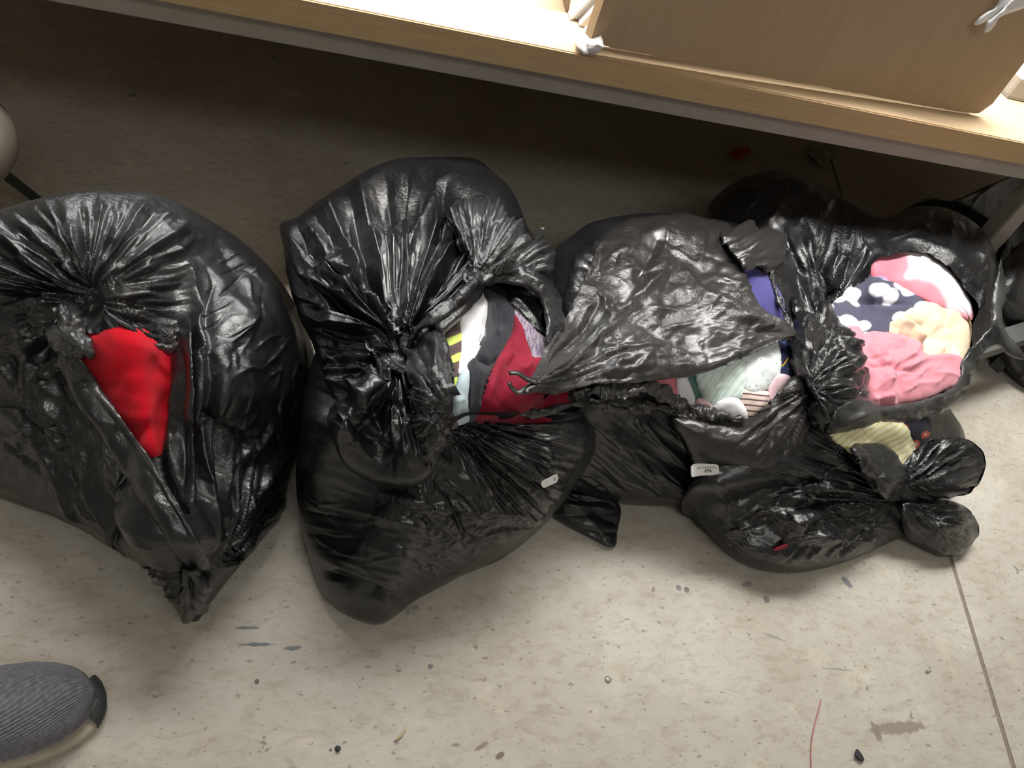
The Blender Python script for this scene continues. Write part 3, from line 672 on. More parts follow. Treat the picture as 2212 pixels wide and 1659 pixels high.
f2 = [creases(70, 660, 1060, 1000, 1300, 130, 2.6, .004, 23, 24, 30), creases(40, 950, 1100, 1220, 1240, 110, 2.6, .004, 43, -25, 30), creases(40, 880, 930, 1200, 1140, 60, 4, .006, 24, 20, 120), crumple(260, .014, 51), crumple(46, .0052, 52, ang=22, ratio=6), crumple(16, .0019, 53, ang=20, ratio=8), 
      fan(962, 905, 100, .020, 60, 330, -8, 62, 54), crumple(70, .013, 55, at_=(1060, 1020, 260, 170)), crumple(30, .004, 56, at_=(1060, 1010, 260, 190)),
      stroke([(830, 1060), (930, 1090), (1070, 1090), (1150, 1110)], 10, .013), stroke([(1170, 950), (1165, 1020), (1170, 1080)], 10, .010),
      stroke([(960, 1060), (1000, 1150), (1035, 1170)], 9, -.012), 
      stroke([(690, 1225), (780, 1270), (860, 1290), (930, 1275)], 12, -.008), crumple(34, .008, 58, at_=(780, 1310, 120, 50))]
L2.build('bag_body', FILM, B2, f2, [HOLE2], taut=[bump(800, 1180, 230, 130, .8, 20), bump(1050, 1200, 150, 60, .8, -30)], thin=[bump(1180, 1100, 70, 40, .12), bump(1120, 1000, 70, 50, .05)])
U2 = Lobe([(606, 484, .24), (640, 470, .25), (700, 430, .25), (765, 388, .25), (850, 346, .25), (940, 339, .25), (1022, 342, .25), (1064, 370, .25), (1110, 420, .25), (1142, 495, .24), (1180, 560, .23), (1204, 650, .23), (1215, 730, .23), (1200, 830, .24), zr(L2, 1120, 892, .03), zr(L2, 1010, 898, .03), zr(L2, 968, 940, .03), zr(L2, 948, 1000, .03), zr(L2, 915, 1040, .03), zr(L2, 860, 1052, .03), zr(L2, 790, 1034, .035), zr(L2, 742, 1000, .04), zr(L2, 714, 935, .05), (700, 880, .20), (690, 800, .21), (672, 735, .21), (640, 665, .22), (620, 600, .23), (612, 530, .24)], (890, 720, .22), .13, back=.10)
fu2 = [creases(60, 640, 420, 960, 980, 60, 4, .006, 25, 70, 120), crumple(200, .026, 61), crumple(70, .011, 62), crumple(34, .0048, 63, ang=80, ratio=1.8), crumple(16, .0016, 67, ang=80, ratio=1.5),
       fan(868, 742, 27, .044, 70, 430, -165, -35, 64), fan(868, 742, 80, .010, 60, 300, -175, -30, 65), fan(862, 770, 40, .024, 50, 260, 60, 200, 66), bump(868, 750, 45, 45, -.04),
       stroke([(860, 740), (780, 650), (720, 600), (650, 560)], 18, .016), stroke([(850, 760), (760, 700), (690, 660)], 16, .016), stroke([(880, 730), (920, 640), (985, 520)], 15, .018), stroke([(700, 760), (720, 860), (760, 950), (820, 1010)], 20, .018), stroke([(760, 800), (790, 900), (840, 960)], 15, .016), stroke([(735, 860), (800, 900), (880, 870)], 10, -.012),
       stroke([(750, 470), (770, 560), (800, 640)], 12, .014), stroke([(640, 480), (660, 540), (720, 560)], 12, -.012), stroke([(1150, 560), (1080, 500), (980, 470)], 20, .010), bump(880, 400, 160, 60, .015)]
U2.build('bag_neck', FILM, B2, fu2, [HOLE2], thin=[bump(930, 790, 60, 90, .0)])
fl2 = Sheet(ragged([(868, 725), (905, 703), (945, 708), (970, 745), (972, 800), (972, 845), (962, 880), (968, 950), (952, 1002), (925, 1018), (903, 960), (900, 880), (884, 820)], 4, 21), on(U2, [(880, 740, .015), (960, 740, .03), (930, 800, .04), (900, 880, .035), (975, 850, .03), (940, 960, .035), (930, 1010, .02)]), 3, .022, 30)
fl2.build('torn_flap', FILM, B2, [crumple(34, .012, 71, ang=70, ratio=1.5), crumple(14, .003, 72), fan(962, 885, 60, .016, 40, 140, 180, 320, 73), fan(962, 885, 60, .014, 40, 130, 60, 170, 74)], thin=[bump(930, 800, 60, 80, .28)])
hf2 = Sheet(ragged([(958, 462), (1000, 436), (1048, 428), (1085, 448), (1130, 490), (1150, 522), (1172, 488), (1178, 525), (1198, 562), (1190, 590), (1140, 592), (1090, 600), (1045, 618), (1018, 600), (1000, 540)], 5, 22, 4), on(U2, [(965, 465, .01), (1050, 440, .03), (1130, 500, .035), (1175, 510, .03), (1190, 575, .025), (1030, 605, .012), (1090, 560, .04)]), 3, .015, 26)
hf2.build('torn_flap', FILM, B2, [fan(1026, 602, 70, .022, 40, 230, -120, 10, 75), crumple(30, .008, 76), crumple(13, .0025, 77)], thin=[bump(1110, 560, 90, 60, .35), bump(1060, 460, 90, 40, .25)])
ar2 = Sheet(ragged([(1028, 598), (1090, 580), (1145, 582), (1195, 612), (1222, 690), (1212, 752), (1188, 740), (1182, 690), (1170, 648), (1140, 622), (1095, 610), (1045, 615)], 3, 23), on(U2, [(1030, 605, .014), (1100, 592, .03), (1165, 620, .035), (1200, 690, .03), (1205, 745, .015)]), 2.5, .014, 18)
ar2.build('torn_edge', FILM, B2, [crumple(30, .006, 78, ang=30, ratio=2.5), crumple(12, .002, 79)], thin=[stroke([(1040, 605), (1130, 610), (1178, 650), (1192, 730)], 12, .4)])
in2 = Sheet([(1045, 606), (1100, 606), (1150, 625), (1175, 660), (1186, 730), (1160, 715), (1120, 670), (1080, 640), (1050, 622)], on(U2, [(1050, 610, -.02), (1150, 640, -.02), (1180, 720, -.03), (1090, 640, -.035)]), 3)
in2.build('bag_lining', FILM, B2, [crumple(26, .005, 80, ang=40, ratio=2), stroke([(1060, 612), (1120, 655), (1180, 725)], 5, .006)])
sl2 = Sheet(ragged([(880, 765), (885, 725), (940, 668), (1000, 622), (1030, 598), (1050, 612), (1032, 652), (1000, 684), (974, 708), (950, 722), (915, 712)], 3, 24), on(U2, [(885, 750, .012), (950, 680, .03), (1035, 610, .02), (1010, 672, .012), (930, 715, .016)]), 2.5, .014, 16)
sl2.build('torn_flap', FILM, B2, [crumple(20, .008, 81, ang=-45, ratio=3.5), crumple(10, .002, 82, ang=-45, ratio=2)], thin=[bump(970, 690, 60, 30, .2)])
kn2 = Sheet(ragged([(1000, 590), (1025, 572), (1050, 585), (1060, 605), (1040, 622), (1012, 622)], 5, 25), on(U2, [(1005, 595, .02), (1055, 600, .02), (1030, 620, .02), (1030, 580, .03)]), 2, .02, 16)
kn2.build('knot', FILM, B2, [crumple(12, .008, 83)], thin=[bump(1030, 598, 30, 20, .3)])
ruffle('torn_edge', [(972, 896), (1010, 892), (1065, 888), (1110, 892), (1165, 893), (1210, 880), (1250, 872), (1295, 868)], lambda x, y: L2.depth(x, y, .02), 11, FILM, B2, 7, .007, .3)

VELVET = cloth_mat('burgundy_velour', (.29, .008, .032), .75, bump_s=.3, sheen=.08, noise_mix=((.21, .005, .022), 1.2, (1, 1, 1)))
DENIM = cloth_mat('dark_denim', (.007, .008, .014), .8, weave=(30, .5, 40), bump_s=.6, noise_mix=((.022, .025, .04), 14, (1, 5, 1), 40))
WHITE = cloth_mat('white_cotton', (.80, .80, .82), .9, bump_s=.2)
STRIPE = print_mat('brown_and_lime_stripe', (.55, .66, .12), [(.0, (.10, .065, .06)), (.62, (.11, .07, .065)), (.70, (.55, .66, .12)), (1.0, (.62, .74, .16))], 0.75, rot=62, wave=1.2)
HEATHER = cloth_mat('heather_knit', (.52, .46, .54), .95, bump_s=.7, weave=(14, 2, -72), noise_mix=((.16, .11, .19), 5, (9, 1.2, 1), 18))
PALE = cloth_mat('pale_blue_cotton', (.55, .68, .74), .9, bump_s=.2)
garment('heather_jumper', 'lilac and white flecked knit under the arch of the second bag, above burgundy', HEATHER, [(1105, 655), (1150, 655), (1200, 690), (1215, 750), (1180, 790), (1140, 790), (1118, 730)], on(U2, [(1115, 665, -.05), (1180, 700, -.055), (1190, 760, -.05), (1140, 770, -.045)]), [crumple(30, .003, 91, ang=20, ratio=2)], .012, 20)
garment('striped_top', 'brown top with lime green stripes at the left of the second torn bag', STRIPE, [(955, 690), (985, 675), (1000, 690), (998, 760), (992, 830), (988, 910), (960, 910), (955, 800)], on(U2, [(965, 700, -.035), (990, 690, -.035), (985, 800, -.035), (965, 820, -.04), (975, 895, -.05)]), [crumple(40, .004, 92)], .012, 18)
garment('dark_jeans', 'dark blue denim trousers between white and burgundy cloth in the second tear', DENIM, [(1040, 600), (1080, 625), (1118, 665), (1108, 720), (1075, 790), (1050, 840), (1035, 905), (1000, 905), (1000, 810), (1015, 760), (1040, 720), (1045, 660)], on(U2, [(1060, 640, -.045), (1100, 680, -.05), (1080, 740, -.042), (1040, 800, -.045), (1020, 890, -.055), (1045, 700, -.045)]), [stroke([(1060, 650), (1065, 700), (1085, 725)], 7, .008), stroke([(1075, 655), (1080, 710)], 6, -.006), stroke([(1030, 770), (1060, 785), (1080, 770)], 6, -.010), stroke([(1012, 790), (1012, 890)], 5, .007), stroke([(1040, 790), (1030, 890)], 7, .005)], .018, 26)
garment('white_shirt', 'white cotton garment folded beside the dark jeans in the second bag', WHITE, [(994, 665), (1022, 620), (1055, 612), (1068, 645), (1054, 690), (1046, 735), (1030, 772), (1012, 790), (996, 830), (990, 800), (993, 720)], on(U2, [(1000, 680, -.035), (1045, 640, -.05), (1035, 720, -.035), (1000, 790, -.036)]), [stroke([(1050, 640), (1035, 700), (1030, 760)], 8, .006), stroke([(1000, 690), (1003, 780)], 9, -.004), stroke([(1046, 720), (1036, 745)], 5, -.006)], .015, 18)
garment('pale_blue_top', 'small patch of pale blue cloth at the lower left corner of the second tear', PALE, [(990, 820), (1010, 795), (1014, 850), (1012, 910), (975, 910), (978, 860)], on(U2, [(1000, 815, -.03), (1010, 880, -.04), (985, 880, -.038)]), [stroke([(985, 895), (990, 865), (1005, 858)], 4, .004)], .01, 14)
garment('burgundy_dress', 'burgundy velour garment with a long fold filling the second tear', VELVET, [(1108, 668), (1122, 685), (1140, 760), (1165, 770), (1215, 740), (1260, 800), (1270, 900), (1100, 920), (1025, 915), (1045, 840), (1075, 770), (1105, 715)], on(U2, [(1115, 690, -.05), (1130, 740, -.045), (1090, 800, -.042), (1180, 800, -.05), (1050, 880, -.055), (1160, 885, -.06), (1240, 860, -.09), (1250, 780, -.09)]), [stroke([(1112, 680), (1128, 740), (1145, 790), (1135, 800), (1115, 790)], 6, .010), stroke([(1104, 735), (1120, 760), (1095, 800)], 6, -.008), stroke([(1090, 760), (1060, 830), (1045, 880)], 10, .008), bump(1110, 840, 40, 40, .008), stroke([(1185, 850), (1180, 890)], 5, -.008), stroke([(1200, 850), (1200, 890)], 4, .005), stroke([(1215, 850), (1215, 885)], 4, -.005)], .02, 26)

# white tags stuck to the film
def sticker(parent, l, quad, mat, lift=.006, curl=None, seed=0):
    s = Sheet(spline_corner(quad), onk(l, [(x, y, lift) for x, y in quad]), 1.5)
    return s, s.build('lot_sticker', mat, parent, [curl] if curl else [])
def spline_corner(q, r=.18):
    q = np.asarray(q, float); out = []; n = len(q)
    for i in range(n):
        a, b, c = q[i - 1], q[i], q[(i + 1) % n]
        for t in (0, .5, 1):
            p0 = b + (a - b) * r; p2 = b + (c - b) * r; out.append((1 - t) ** 2 * p0 + 2 * t * (1 - t) * b + t * t * p2)
    return np.array(out)
def text_on(sheet, body, x, y, size_px, ang, parent, name, lift=.0012):
    cu = bpy.data.curves.new(name, 'FONT'); cu.body = body; cu.size = 1.0; cu.align_x = 'CENTER'; cu.align_y = 'CENTER'; cu.extrude = 0
    tmp = bpy.data.objects.new('tmp', cu); col.objects.link(tmp)
    dg = bpy.context.evaluated_depsgraph_get(); me0 = bpy.data.meshes.new_from_object(tmp.evaluated_get(dg))
    bpy.data.objects.remove(tmp)
    V = np.array([v.co[:] for v in me0.vertices]); Fs = [tuple(p.vertices) for p in me0.polygons]
    c, s_ = math.cos(math.radians(ang)), math.sin(math.radians(ang))
    px = x + size_px * (V[:, 0] * c + V[:, 1] * s_); py = y + size_px * (V[:, 0] * s_ - V[:, 1] * c)
    k = np.array([sheet.depth(a, b, lift) for a, b in zip(px, py)])
    return link(name, dep(px, py, k), Fs, INK, parent, smooth=False)
s2, so2 = sticker(B2, L2, [(1172, 1038), (1203, 1023), (1206, 1032), (1203, 1042), (1174, 1055), (1168, 1046)], LABEL, .012)
text_on(s2, '76', 1198, 1035, 9, 75, so2, 'printed_number')
# --- third bag, lot sticker on its front
B3 = bag((.8, .95, 0), 'black bin bag with a greyish torn flap and the numbered white lot sticker')
HOLE3 = ragged([(1415, 805), (1520, 790), (1610, 755), (1700, 712), (1722, 750), (1718, 800), (1692, 828), (1655, 872), (1615, 903), (1560, 892), (1500, 882), (1440, 856)], 3, 31)
SLIT3 = ragged([(1598, 570), (1640, 588), (1690, 660), (1716, 728), (1640, 690), (1608, 630)], 2, 32)
L3 = Lobe([(1190, 900, .15), (1185, 980, .11), (1205, 1050, .06), (1245, 1064, .04), (1320, 1085, .015), (1400, 1093, .006), (1500, 1093, .006), (1580, 1087, .02), (1660, 1086, .04), (1735, 1078, .06), (1752, 1040, .08), (1765, 940, .13), (1775, 840, .17), (1765, 740, .20), (1735, 620, .22), (1692, 530, .23), (1600, 486, .23), (1500, 468, .23), (1400, 460, .23), (1290, 476, .22), (1235, 508, .20), (1195, 545, .19), (1185, 620, .18), (1190, 760, .17)], (1470, 800, .15), .16)
f3 = [creases(70, 1210, 910, 1520, 1080, 120, 2.6, .004, 27, 35, 20), crumple(200, .016, 111), crumple(50, .004, 112, ang=32, ratio=6), crumple(16, .002, 113, ang=30, ratio=8), crumple(55, .012, 114, at_=[(1240, 570, 120, 120)]), crumple(26, .004, 115, at_=[(1240, 570, 120, 130)]),
      stroke([(1380, 900), (1430, 960), (1490, 1010)], 7, .010), stroke([(1300, 930), (1400, 1010), (1520, 1070)], 14, .008), stroke([(1250, 960), (1340, 1030), (1450, 1075)], 14, .008), stroke([(1210, 1000), (1300, 1060), (1400, 1085)], 10, .006), stroke([(1370, 905), (1395, 940)], 5, .012)]
L3.build('bag_body', FILM, B3, f3, [HOLE3, SLIT3], taut=[bump(1370, 1020, 200, 90, 1.1, 15)])
fr3 = Sheet(ragged([(1452, 902), (1530, 905), (1605, 912), (1652, 882), (1700, 822), (1742, 806), (1772, 860), (1764, 960), (1750, 1060), (1735, 1083), (1640, 1088), (1560, 1070), (1507, 1022), (1480, 960)], 2, 33), on(L3, [(1460, 905, .01), (1600, 905, .015), (1700, 830, .02), (1765, 880, .01), (1640, 980, .035), (1530, 1000, .02), (1740, 1070, .01), (1600, 1080, .01), (1690, 1040, .03)]), 3.2, .035, 55)
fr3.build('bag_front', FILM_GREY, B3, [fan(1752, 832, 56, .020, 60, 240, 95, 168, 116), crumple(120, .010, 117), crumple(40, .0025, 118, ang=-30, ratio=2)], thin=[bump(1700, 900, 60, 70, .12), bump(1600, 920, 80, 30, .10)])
class Between:                                    # film that leans over onto the neighbouring bag at its left end
    def surf(s, x, y):
        w = sstep(1300, 1200, x); a = L3.surf(x, y); return a * (1 - w) + np.minimum(a, U2.surf(x, y)) * w
tp3 = Sheet(ragged([(1140, 838), (1165, 790), (1200, 728), (1240, 650), (1262, 590), (1300, 520), (1370, 472), (1500, 468), (1585, 490), (1604, 560), (1612, 612), (1642, 672), (1712, 724), (1690, 737), (1610, 772), (1520, 806), (1400, 824), (1280, 834), (1190, 852)], 3, 34, 5), on(Between(), [(1200, 735, .035), (1270, 590, .02), (1400, 475, .006), (1560, 490, .01), (1610, 610, .03), (1705, 722, .025), (1600, 770, .032), (1400, 822, .038), (1280, 832, .045), (1145, 836, .06), (1420, 640, .045)]), 3.6, .012, 40)
tp3.build('torn_flap', FILM_GREY, B3, [creases(70, 1200, 520, 1650, 800, 55, 3.5, .006, 26, -25, 110), crumple(180, .016, 121, ang=-40, ratio=1.6), crumple(62, .006, 122, ang=-25, ratio=1.8), crumple(28, .0038, 123, ang=-20, ratio=1.6), crumple(14, .0013, 124),
      stroke([(1180, 830), (1290, 730), (1400, 620), (1466, 566)], 10, .018), stroke([(1466, 566), (1520, 640), (1600, 690), (1690, 722)], 10, .016), stroke([(1330, 690), (1400, 560), (1430, 500)], 22, -.014), fan(1150, 835, 60, .02, 60, 330, -62, 8, 125), fan(1712, 724, 60, .014, 50, 230, 140, 215, 126), stroke([(1240, 800), (1330, 760), (1440, 740)], 9, .012), stroke([(1290, 640), (1320, 690), (1350, 650)], 8, .012)],
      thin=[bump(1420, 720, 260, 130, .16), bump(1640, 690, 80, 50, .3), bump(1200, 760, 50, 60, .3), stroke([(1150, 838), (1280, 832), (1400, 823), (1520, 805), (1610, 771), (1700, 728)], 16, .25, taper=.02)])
lp3 = Sheet(ragged([(1553, 500), (1600, 482), (1660, 490), (1698, 520), (1694, 558), (1668, 582), (1640, 576), (1604, 585), (1578, 548)], 4, 35), on(L3, [(1560, 500, .015), (1650, 492, .02), (1695, 540, .02), (1620, 575, .04), (1620, 530, .04)]), 2.6, .018, 24)
lp3.build('torn_edge', FILM_GREY, B3, [crumple(8.5, .008, 127, ang=-22, ratio=5), crumple(30, .006, 128, ang=-20, ratio=2)], thin=[bump(1640, 530, 70, 60, .14)])
ruffle('torn_edge', [(1690, 545), (1668, 590), (1680, 640), (1700, 690), (1715, 740), (1722, 790)], lambda x, y: L3.depth(x, y, .012), 9, FILM, B3, 13, .008, .25)
ruffle('torn_edge', [(1195, 868), (1280, 845), (1330, 845), (1400, 838), (1425, 845), (1470, 872), (1530, 892), (1612, 905)], lambda x, y: L3.depth(x, y, .022), 20, FILM_GREY, B3, 14, .010, .30)
ruffle('torn_edge', [(1265, 868), (1340, 885), (1420, 880), (1480, 895), (1560, 905)], lambda x, y: L3.depth(x, y, .016), 13, FILM_GREY, B3, 15, .009, .12)
kt = tp3.depth(1158, 826, .012)
ts = [[(1160, 826), (1138, 818), (1118, 806), (1100, 806)], [(1160, 832), (1140, 838), (1120, 848), (1104, 836), (1100, 826)], [(1158, 832), (1142, 840), (1138, 850)]]
for q in ts:
    q = spline(np.array(q, float), 14, False); tube('torn_strand', dep(q[:, 0], q[:, 1], np.linspace(kt, kt - .012, 14)), np.linspace(.0065, .004, 14), FILM_GREY, B3, 7, .5).data.attributes.new('thin', 'FLOAT', 'POINT')
T3 = Lobe([(1190, 1065, .04), (1260, 1066, .045), (1337, 1088, .03), (1334, 1150, .008), (1326, 1182, .004), (1285, 1168, .004), (1188, 1112, .006)], (1265, 1112, .02), .025, back=.02, step=3.5, nback=5)
T3.build('bag_corner', FILM, B3, [crumple(18, .006, 131, ang=12, ratio=4), crumple(40, .008, 132, ang=12, ratio=2), stroke([(1200, 1085), (1320, 1100)], 8, .008)])
s3, so3 = sticker(B3, fr3, [(1492, 1000), (1552, 1003), (1554, 1025), (1492, 1029)], LABEL, .028, stroke([(1494, 998), (1494, 1030)], 7, .006, taper=.05))
text_on(s3, '696', 1530, 1017.5, 10.5, -3, so3, 'printed_number', .002)
text_on(s3, 'Bank Hall Auctions', 1526, 1010, 5.2, -4, so3, 'printed_line', .002)
text_on(s3, '_____', 1545, 1010.5, 5.2, -2, so3, 'printed_line', .002)

PINK = cloth_mat('pink_cotton', (.72, .27, .33), .85, bump_s=.2)
CORAL = cloth_mat('coral_pink_cotton', (.70, .22, .26), .85, bump_s=.2)
PALE_PINK = cloth_mat('pale_pink_cotton', (.80, .56, .60), .85, bump_s=.2)
MINT = print_mat('mint_leaf_print', (.62, .86, .80), [(.0, (.80, .88, .86)), (.42, (.55, .80, .72)), (.50, (.80, .45, .48)), (.54, (.66, .86, .80)), (.9, (.84, .92, .90))], .9, rot=35, wave=4.5)
DOTS = print_mat('white_cloth_with_dots', (.80, .88, .88), [(.0, (.10, .13, .18)), (.13, (.10, .13, .18)), (.17, (.80, .88, .88)), (.6, (.84, .90, .90))], 11, rnd=.95)
FLORA = print_mat('peach_leaf_print', (.80, .62, .56), [(.0, (.82, .66, .60)), (.80, (.80, .62, .56)), (.88, (.12, .07, .08)), (1.0, (.10, .06, .07))], 2.6, rot=95, wave=.6)
NAVY_T = print_mat('navy_blue_denim', (.012, .02, .07), [(.0, (.10, .18, .38)), (.10, (.05, .10, .24)), (.2, (.012, .02, .06)), (.8, (.01, .015, .05))], 6)
PURPLE = cloth_mat('violet_blue_cloth', (.07, .065, .22), .9, bump_s=.2)
YELLOW_TRIM = cloth_mat('yellow_piping', (.70, .42, .02), .6)
GREEN = cloth_mat('dark_green_print', (.10, .20, .17), .9, bump_s=.2)
garment('violet_top', 'violet-blue cloth showing through a slit beside the grey flap', PURPLE, [(1588, 560), (1645, 580), (1695, 655), (1725, 740), (1650, 715), (1595, 640)], on(L3, [(1610, 590, -.02), (1680, 660, -.02), (1710, 730, -.03), (1620, 640, -.03)]), [bump(1650, 650, 30, 50, .006, 55)], .012, 24)
garment('coral_vest', 'coral pink cloth at the left end of the third tear', CORAL, [(1400, 790), (1480, 790), (1482, 865), (1440, 875), (1400, 840)], on(L3, [(1430, 815, -0.020), (1470, 820, -0.020), (1450, 860, -0.020)]), [stroke([(1425, 850), (1465, 845)], 8, .006)], .012, 18)
garment('green_print_blouse', 'narrow strip of dark green printed cloth between white and mint garments', GREEN, [(1478, 800), (1512, 795), (1525, 850), (1520, 885), (1490, 880)], on(L3, [(1490, 810, -0.020), (1515, 850, -0.020), (1505, 875, -0.020)]), [], .01, 14)
garment('white_vest', 'white cloth with a pink edge at the left of the third tear', WHITE, [(1462, 800), (1478, 806), (1495, 840), (1506, 885), (1470, 885), (1458, 850)], on(L3, [(1470, 820, -0.010), (1490, 860, -0.010), (1465, 870, -0.014)]), [stroke([(1465, 820), (1470, 880)], 4, .004)], .012, 14)
garment('mint_swimsuit', 'mint green cloth with pink leaf veins in the middle of the third tear', MINT, [(1500, 780), (1560, 765), (1605, 760), (1612, 830), (1600, 880), (1530, 885), (1512, 850)], on(L3, [(1520, 815, -0.010), (1580, 800, -0.002), (1600, 860, -0.004), (1540, 870, -0.010)]), [stroke([(1520, 850), (1560, 830), (1580, 790)], 7, .005), crumple(40, .004, 141)], .02, 26)
garment('navy_yellow_trim_shorts', None, NAVY_T, [(1668, 715), (1700, 705), (1730, 740), (1722, 810), (1690, 830), (1672, 770)], on(L3, [(1685, 730, -0.010), (1715, 760, -0.014), (1695, 815, -0.014)]), [], .012, 16)
nv3 = bpy.data.objects['navy_yellow_trim_shorts']; tag(nv3, 'navy blue shorts with yellow piping at the right end of the third tear', 'clothing', GAR)
q = spline(np.array([(1672, 730), (1690, 726), (1702, 738), (1704, 765), (1695, 785), (1684, 794)], float), 24, False)
tube('yellow_piping', dep(q[:, 0], q[:, 1], np.array([L3.depth(a, b, -0.001) for a, b in q])), .0014, YELLOW_TRIM, nv3, 6)
garment('dotted_white_dress', 'bright white cloth with tiny dark dots at the right of the third tear', DOTS, [(1602, 762), (1640, 745), (1675, 728), (1688, 770), (1682, 815), (1650, 850), (1610, 850), (1600, 800)], on(L3, [(1615, 790, -0.002), (1665, 760, -0.002), (1670, 810, -0.006), (1620, 840, -0.004)]), [bump(1640, 790, 30, 30, .005), stroke([(1607, 770), (1608, 840)], 5, -0.001)], .018, 22)
garment('pink_dress', 'plain pink cloth edge below the navy shorts', PALE_PINK, [(1672, 812), (1690, 808), (1708, 818), (1690, 850), (1665, 870), (1660, 840)], on(L3, [(1680, 825, -0.002), (1695, 830, -0.004), (1670, 855, -0.006)]), [], .01, 12)
garment('peach_leaf_top', 'peach cloth with dark leaf veins at the foot of the third tear', FLORA, [(1600, 838), (1640, 840), (1668, 850), (1650, 885), (1622, 912), (1600, 905)], on(L3, [(1615, 855, -0.001), (1650, 860, -0.001), (1620, 895, -0.002)]), [], .012, 16)
garment('white_blouse', 'puffed white cloth resting on the lower edge of the third tear', WHITE, [(1545, 868), (1575, 855), (1600, 862), (1618, 890), (1610, 912), (1570, 905), (1535, 890)], on(L3, [(1555, 875, -0.001), (1595, 870, -0.001), (1600, 900, -0.001)]), [], .02, 20)
garment('rose_vest', 'pale rose cloth strip beside the puffed white cloth', PALE_PINK, [(1505, 865), (1525, 862), (1550, 880), (1545, 900), (1500, 892)], on(L3, [(1515, 875, -0.001), (1540, 890, -0.001), (1510, 890, -0.001)]), [], .01, 12)

# --- fifth bag, low at the right front, yellow cloth
B5 = bag((1.15, .95, 0), 'low black bin bag at the right front with a knotted tail and yellow cloth')
HOLE5 = ragged([(1790, 925), (1830, 895), (1900, 880), (1960, 872), (2000, 895), (2005, 945), (1988, 985), (1965, 1005), (1944, 1006), (1930, 975), (1885, 962), (1840, 968), (1815, 948)], 3, 41)
L5 = Lobe([(1488, 1050, .11), (1502, 1105, .05), (1535, 1155, .02), (1580, 1200, .008), (1640, 1230, .004), (1720, 1237, .004), (1820, 1217, .004), (1925, 1172, .006), (1990, 1140, .012), (2050, 1085, .03), (2085, 1010, .06), (2085, 940, .09), (2060, 893, .12), (2038, 868, .14), (1970, 830, .16), (1850, 815, .17), (1720, 850, .17), (1590, 940, .15)], (1790, 1020, .10), .13)
f5 = [creases(50, 1560, 1040, 1900, 1180, 60, 3.5, .006, 28, 20, 100), creases(40, 1540, 1130, 1900, 1225, 100, 2.6, .003, 48, 18, 30), crumple(190, .018, 151), crumple(60, .003, 152, ang=10, ratio=4), crumple(24, .0014, 153, ang=10, ratio=4), fan(1948, 1078, 80, .022, 60, 330, 150, 262, 154), fan(1948, 1078, 90, .012, 60, 260, 120, 200, 155), crumple(55, .010, 156, at_=(1760, 1100, 200, 90)), crumple(26, .004, 157, at_=(1770, 1090, 220, 110)),
      stroke([(1640, 1080), (1720, 1130), (1840, 1170), (1930, 1160)], 14, .012), stroke([(1680, 1170), (1780, 1185), (1880, 1170)], 14, -.008), stroke([(1560, 1110), (1640, 1180), (1740, 1210)], 18, .006), stroke([(1790, 940), (1860, 1020), (1940, 1080)], 18, .016), stroke([(1770, 970), (1830, 1050), (1930, 1100)], 14, .014), stroke([(1740, 1010), (1830, 1080), (1930, 1110)], 12, .010), bump(1948, 1080, 35, 35, -.025)]
L5.build('bag_body', FILM, B5, f5, [HOLE5], taut=[bump(1620, 1150, 110, 100, .9, 40), bump(1780, 1210, 160, 40, .9)])
k5a = Sheet(ragged([(1950, 1005), (1985, 965), (2035, 946), (2095, 952), (2128, 985), (2122, 1030), (2092, 1066), (2030, 1078), (1972, 1092), (1940, 1078), (1930, 1040)], 3, 42), onk(L5, [(1950, 1060, .02), (1990, 980, .03), (1960, 1085, .015)]) + [(2060, 960, L5.depth(2040, 970, .045)), (2125, 990, L5.depth(2070, 1000, .03)), (2110, 1045, L5.depth(2060, 1050, .02)), (2040, 1030, L5.depth(2030, 1020, .06))], 2.8, .008, 22)
k5a.build('knot_ear', FILM, B5, [fan(1950, 1062, 66, .026, 50, 230, -78, 22, 158), crumple(30, .006, 159, ang=-20, ratio=2), crumple(12, .0018, 160, ang=-20, ratio=2)], thin=[bump(2050, 1000, 60, 50, .05)], back=.02, edge=.3)
k5b = Sheet(ragged([(1945, 1095), (1975, 1082), (2045, 1080), (2092, 1100), (2114, 1140), (2108, 1165), (2076, 1197), (2040, 1204), (1990, 1182), (1955, 1155)], 3, 43), onk(L5, [(1950, 1100, .02), (1965, 1145, .015)]) + [zd(2040, 1090, .10), zd(2105, 1140, .055), zd(2070, 1195, .02), zd(2000, 1180, .025), zd(2040, 1140, .10)], 2.8, .010, 20)
k5b.build('knot_tail', FILM, B5, [fan(1948, 1085, 60, .02, 50, 200, 0, 50, 161), crumple(30, .008, 162, ang=35, ratio=1.6), crumple(12, .002, 163)], back=.02, edge=.2)
k5c = Sheet(ragged([(1838, 965), (1880, 957), (1924, 968), (1950, 1008), (1955, 1060), (1935, 1085), (1895, 1060), (1860, 1020)], 3, 44), on(L5, [(1840, 970, .01), (1925, 975, .022), (1950, 1050, .022), (1880, 1030, .022)]), 2.8, .025, 30)
k5c.build('torn_flap', FILM, B5, [crumple(32, .010, 164, ang=40, ratio=1.5), crumple(13, .003, 165)], thin=[bump(1890, 970, 40, 14, .10)])
YELLOW = print_mat('pale_yellow_stripe', (.86, .82, .50), [(.0, (.70, .62, .26)), (.16, (.80, .75, .42)), (.4, (.86, .83, .56)), (1.0, (.88, .85, .60))], 2.6, rot=55, wave=1.0)
POPPY = print_mat('navy_poppy_print', (.012, .010, .03), [(.0, (.85, .70, .62)), (.14, (.80, .60, .52)), (.18, (.62, .10, .06)), (.30, (.55, .08, .05)), (.34, (.012, .010, .03)), (.8, (.012, .010, .03))], 3.4, rnd=.7)
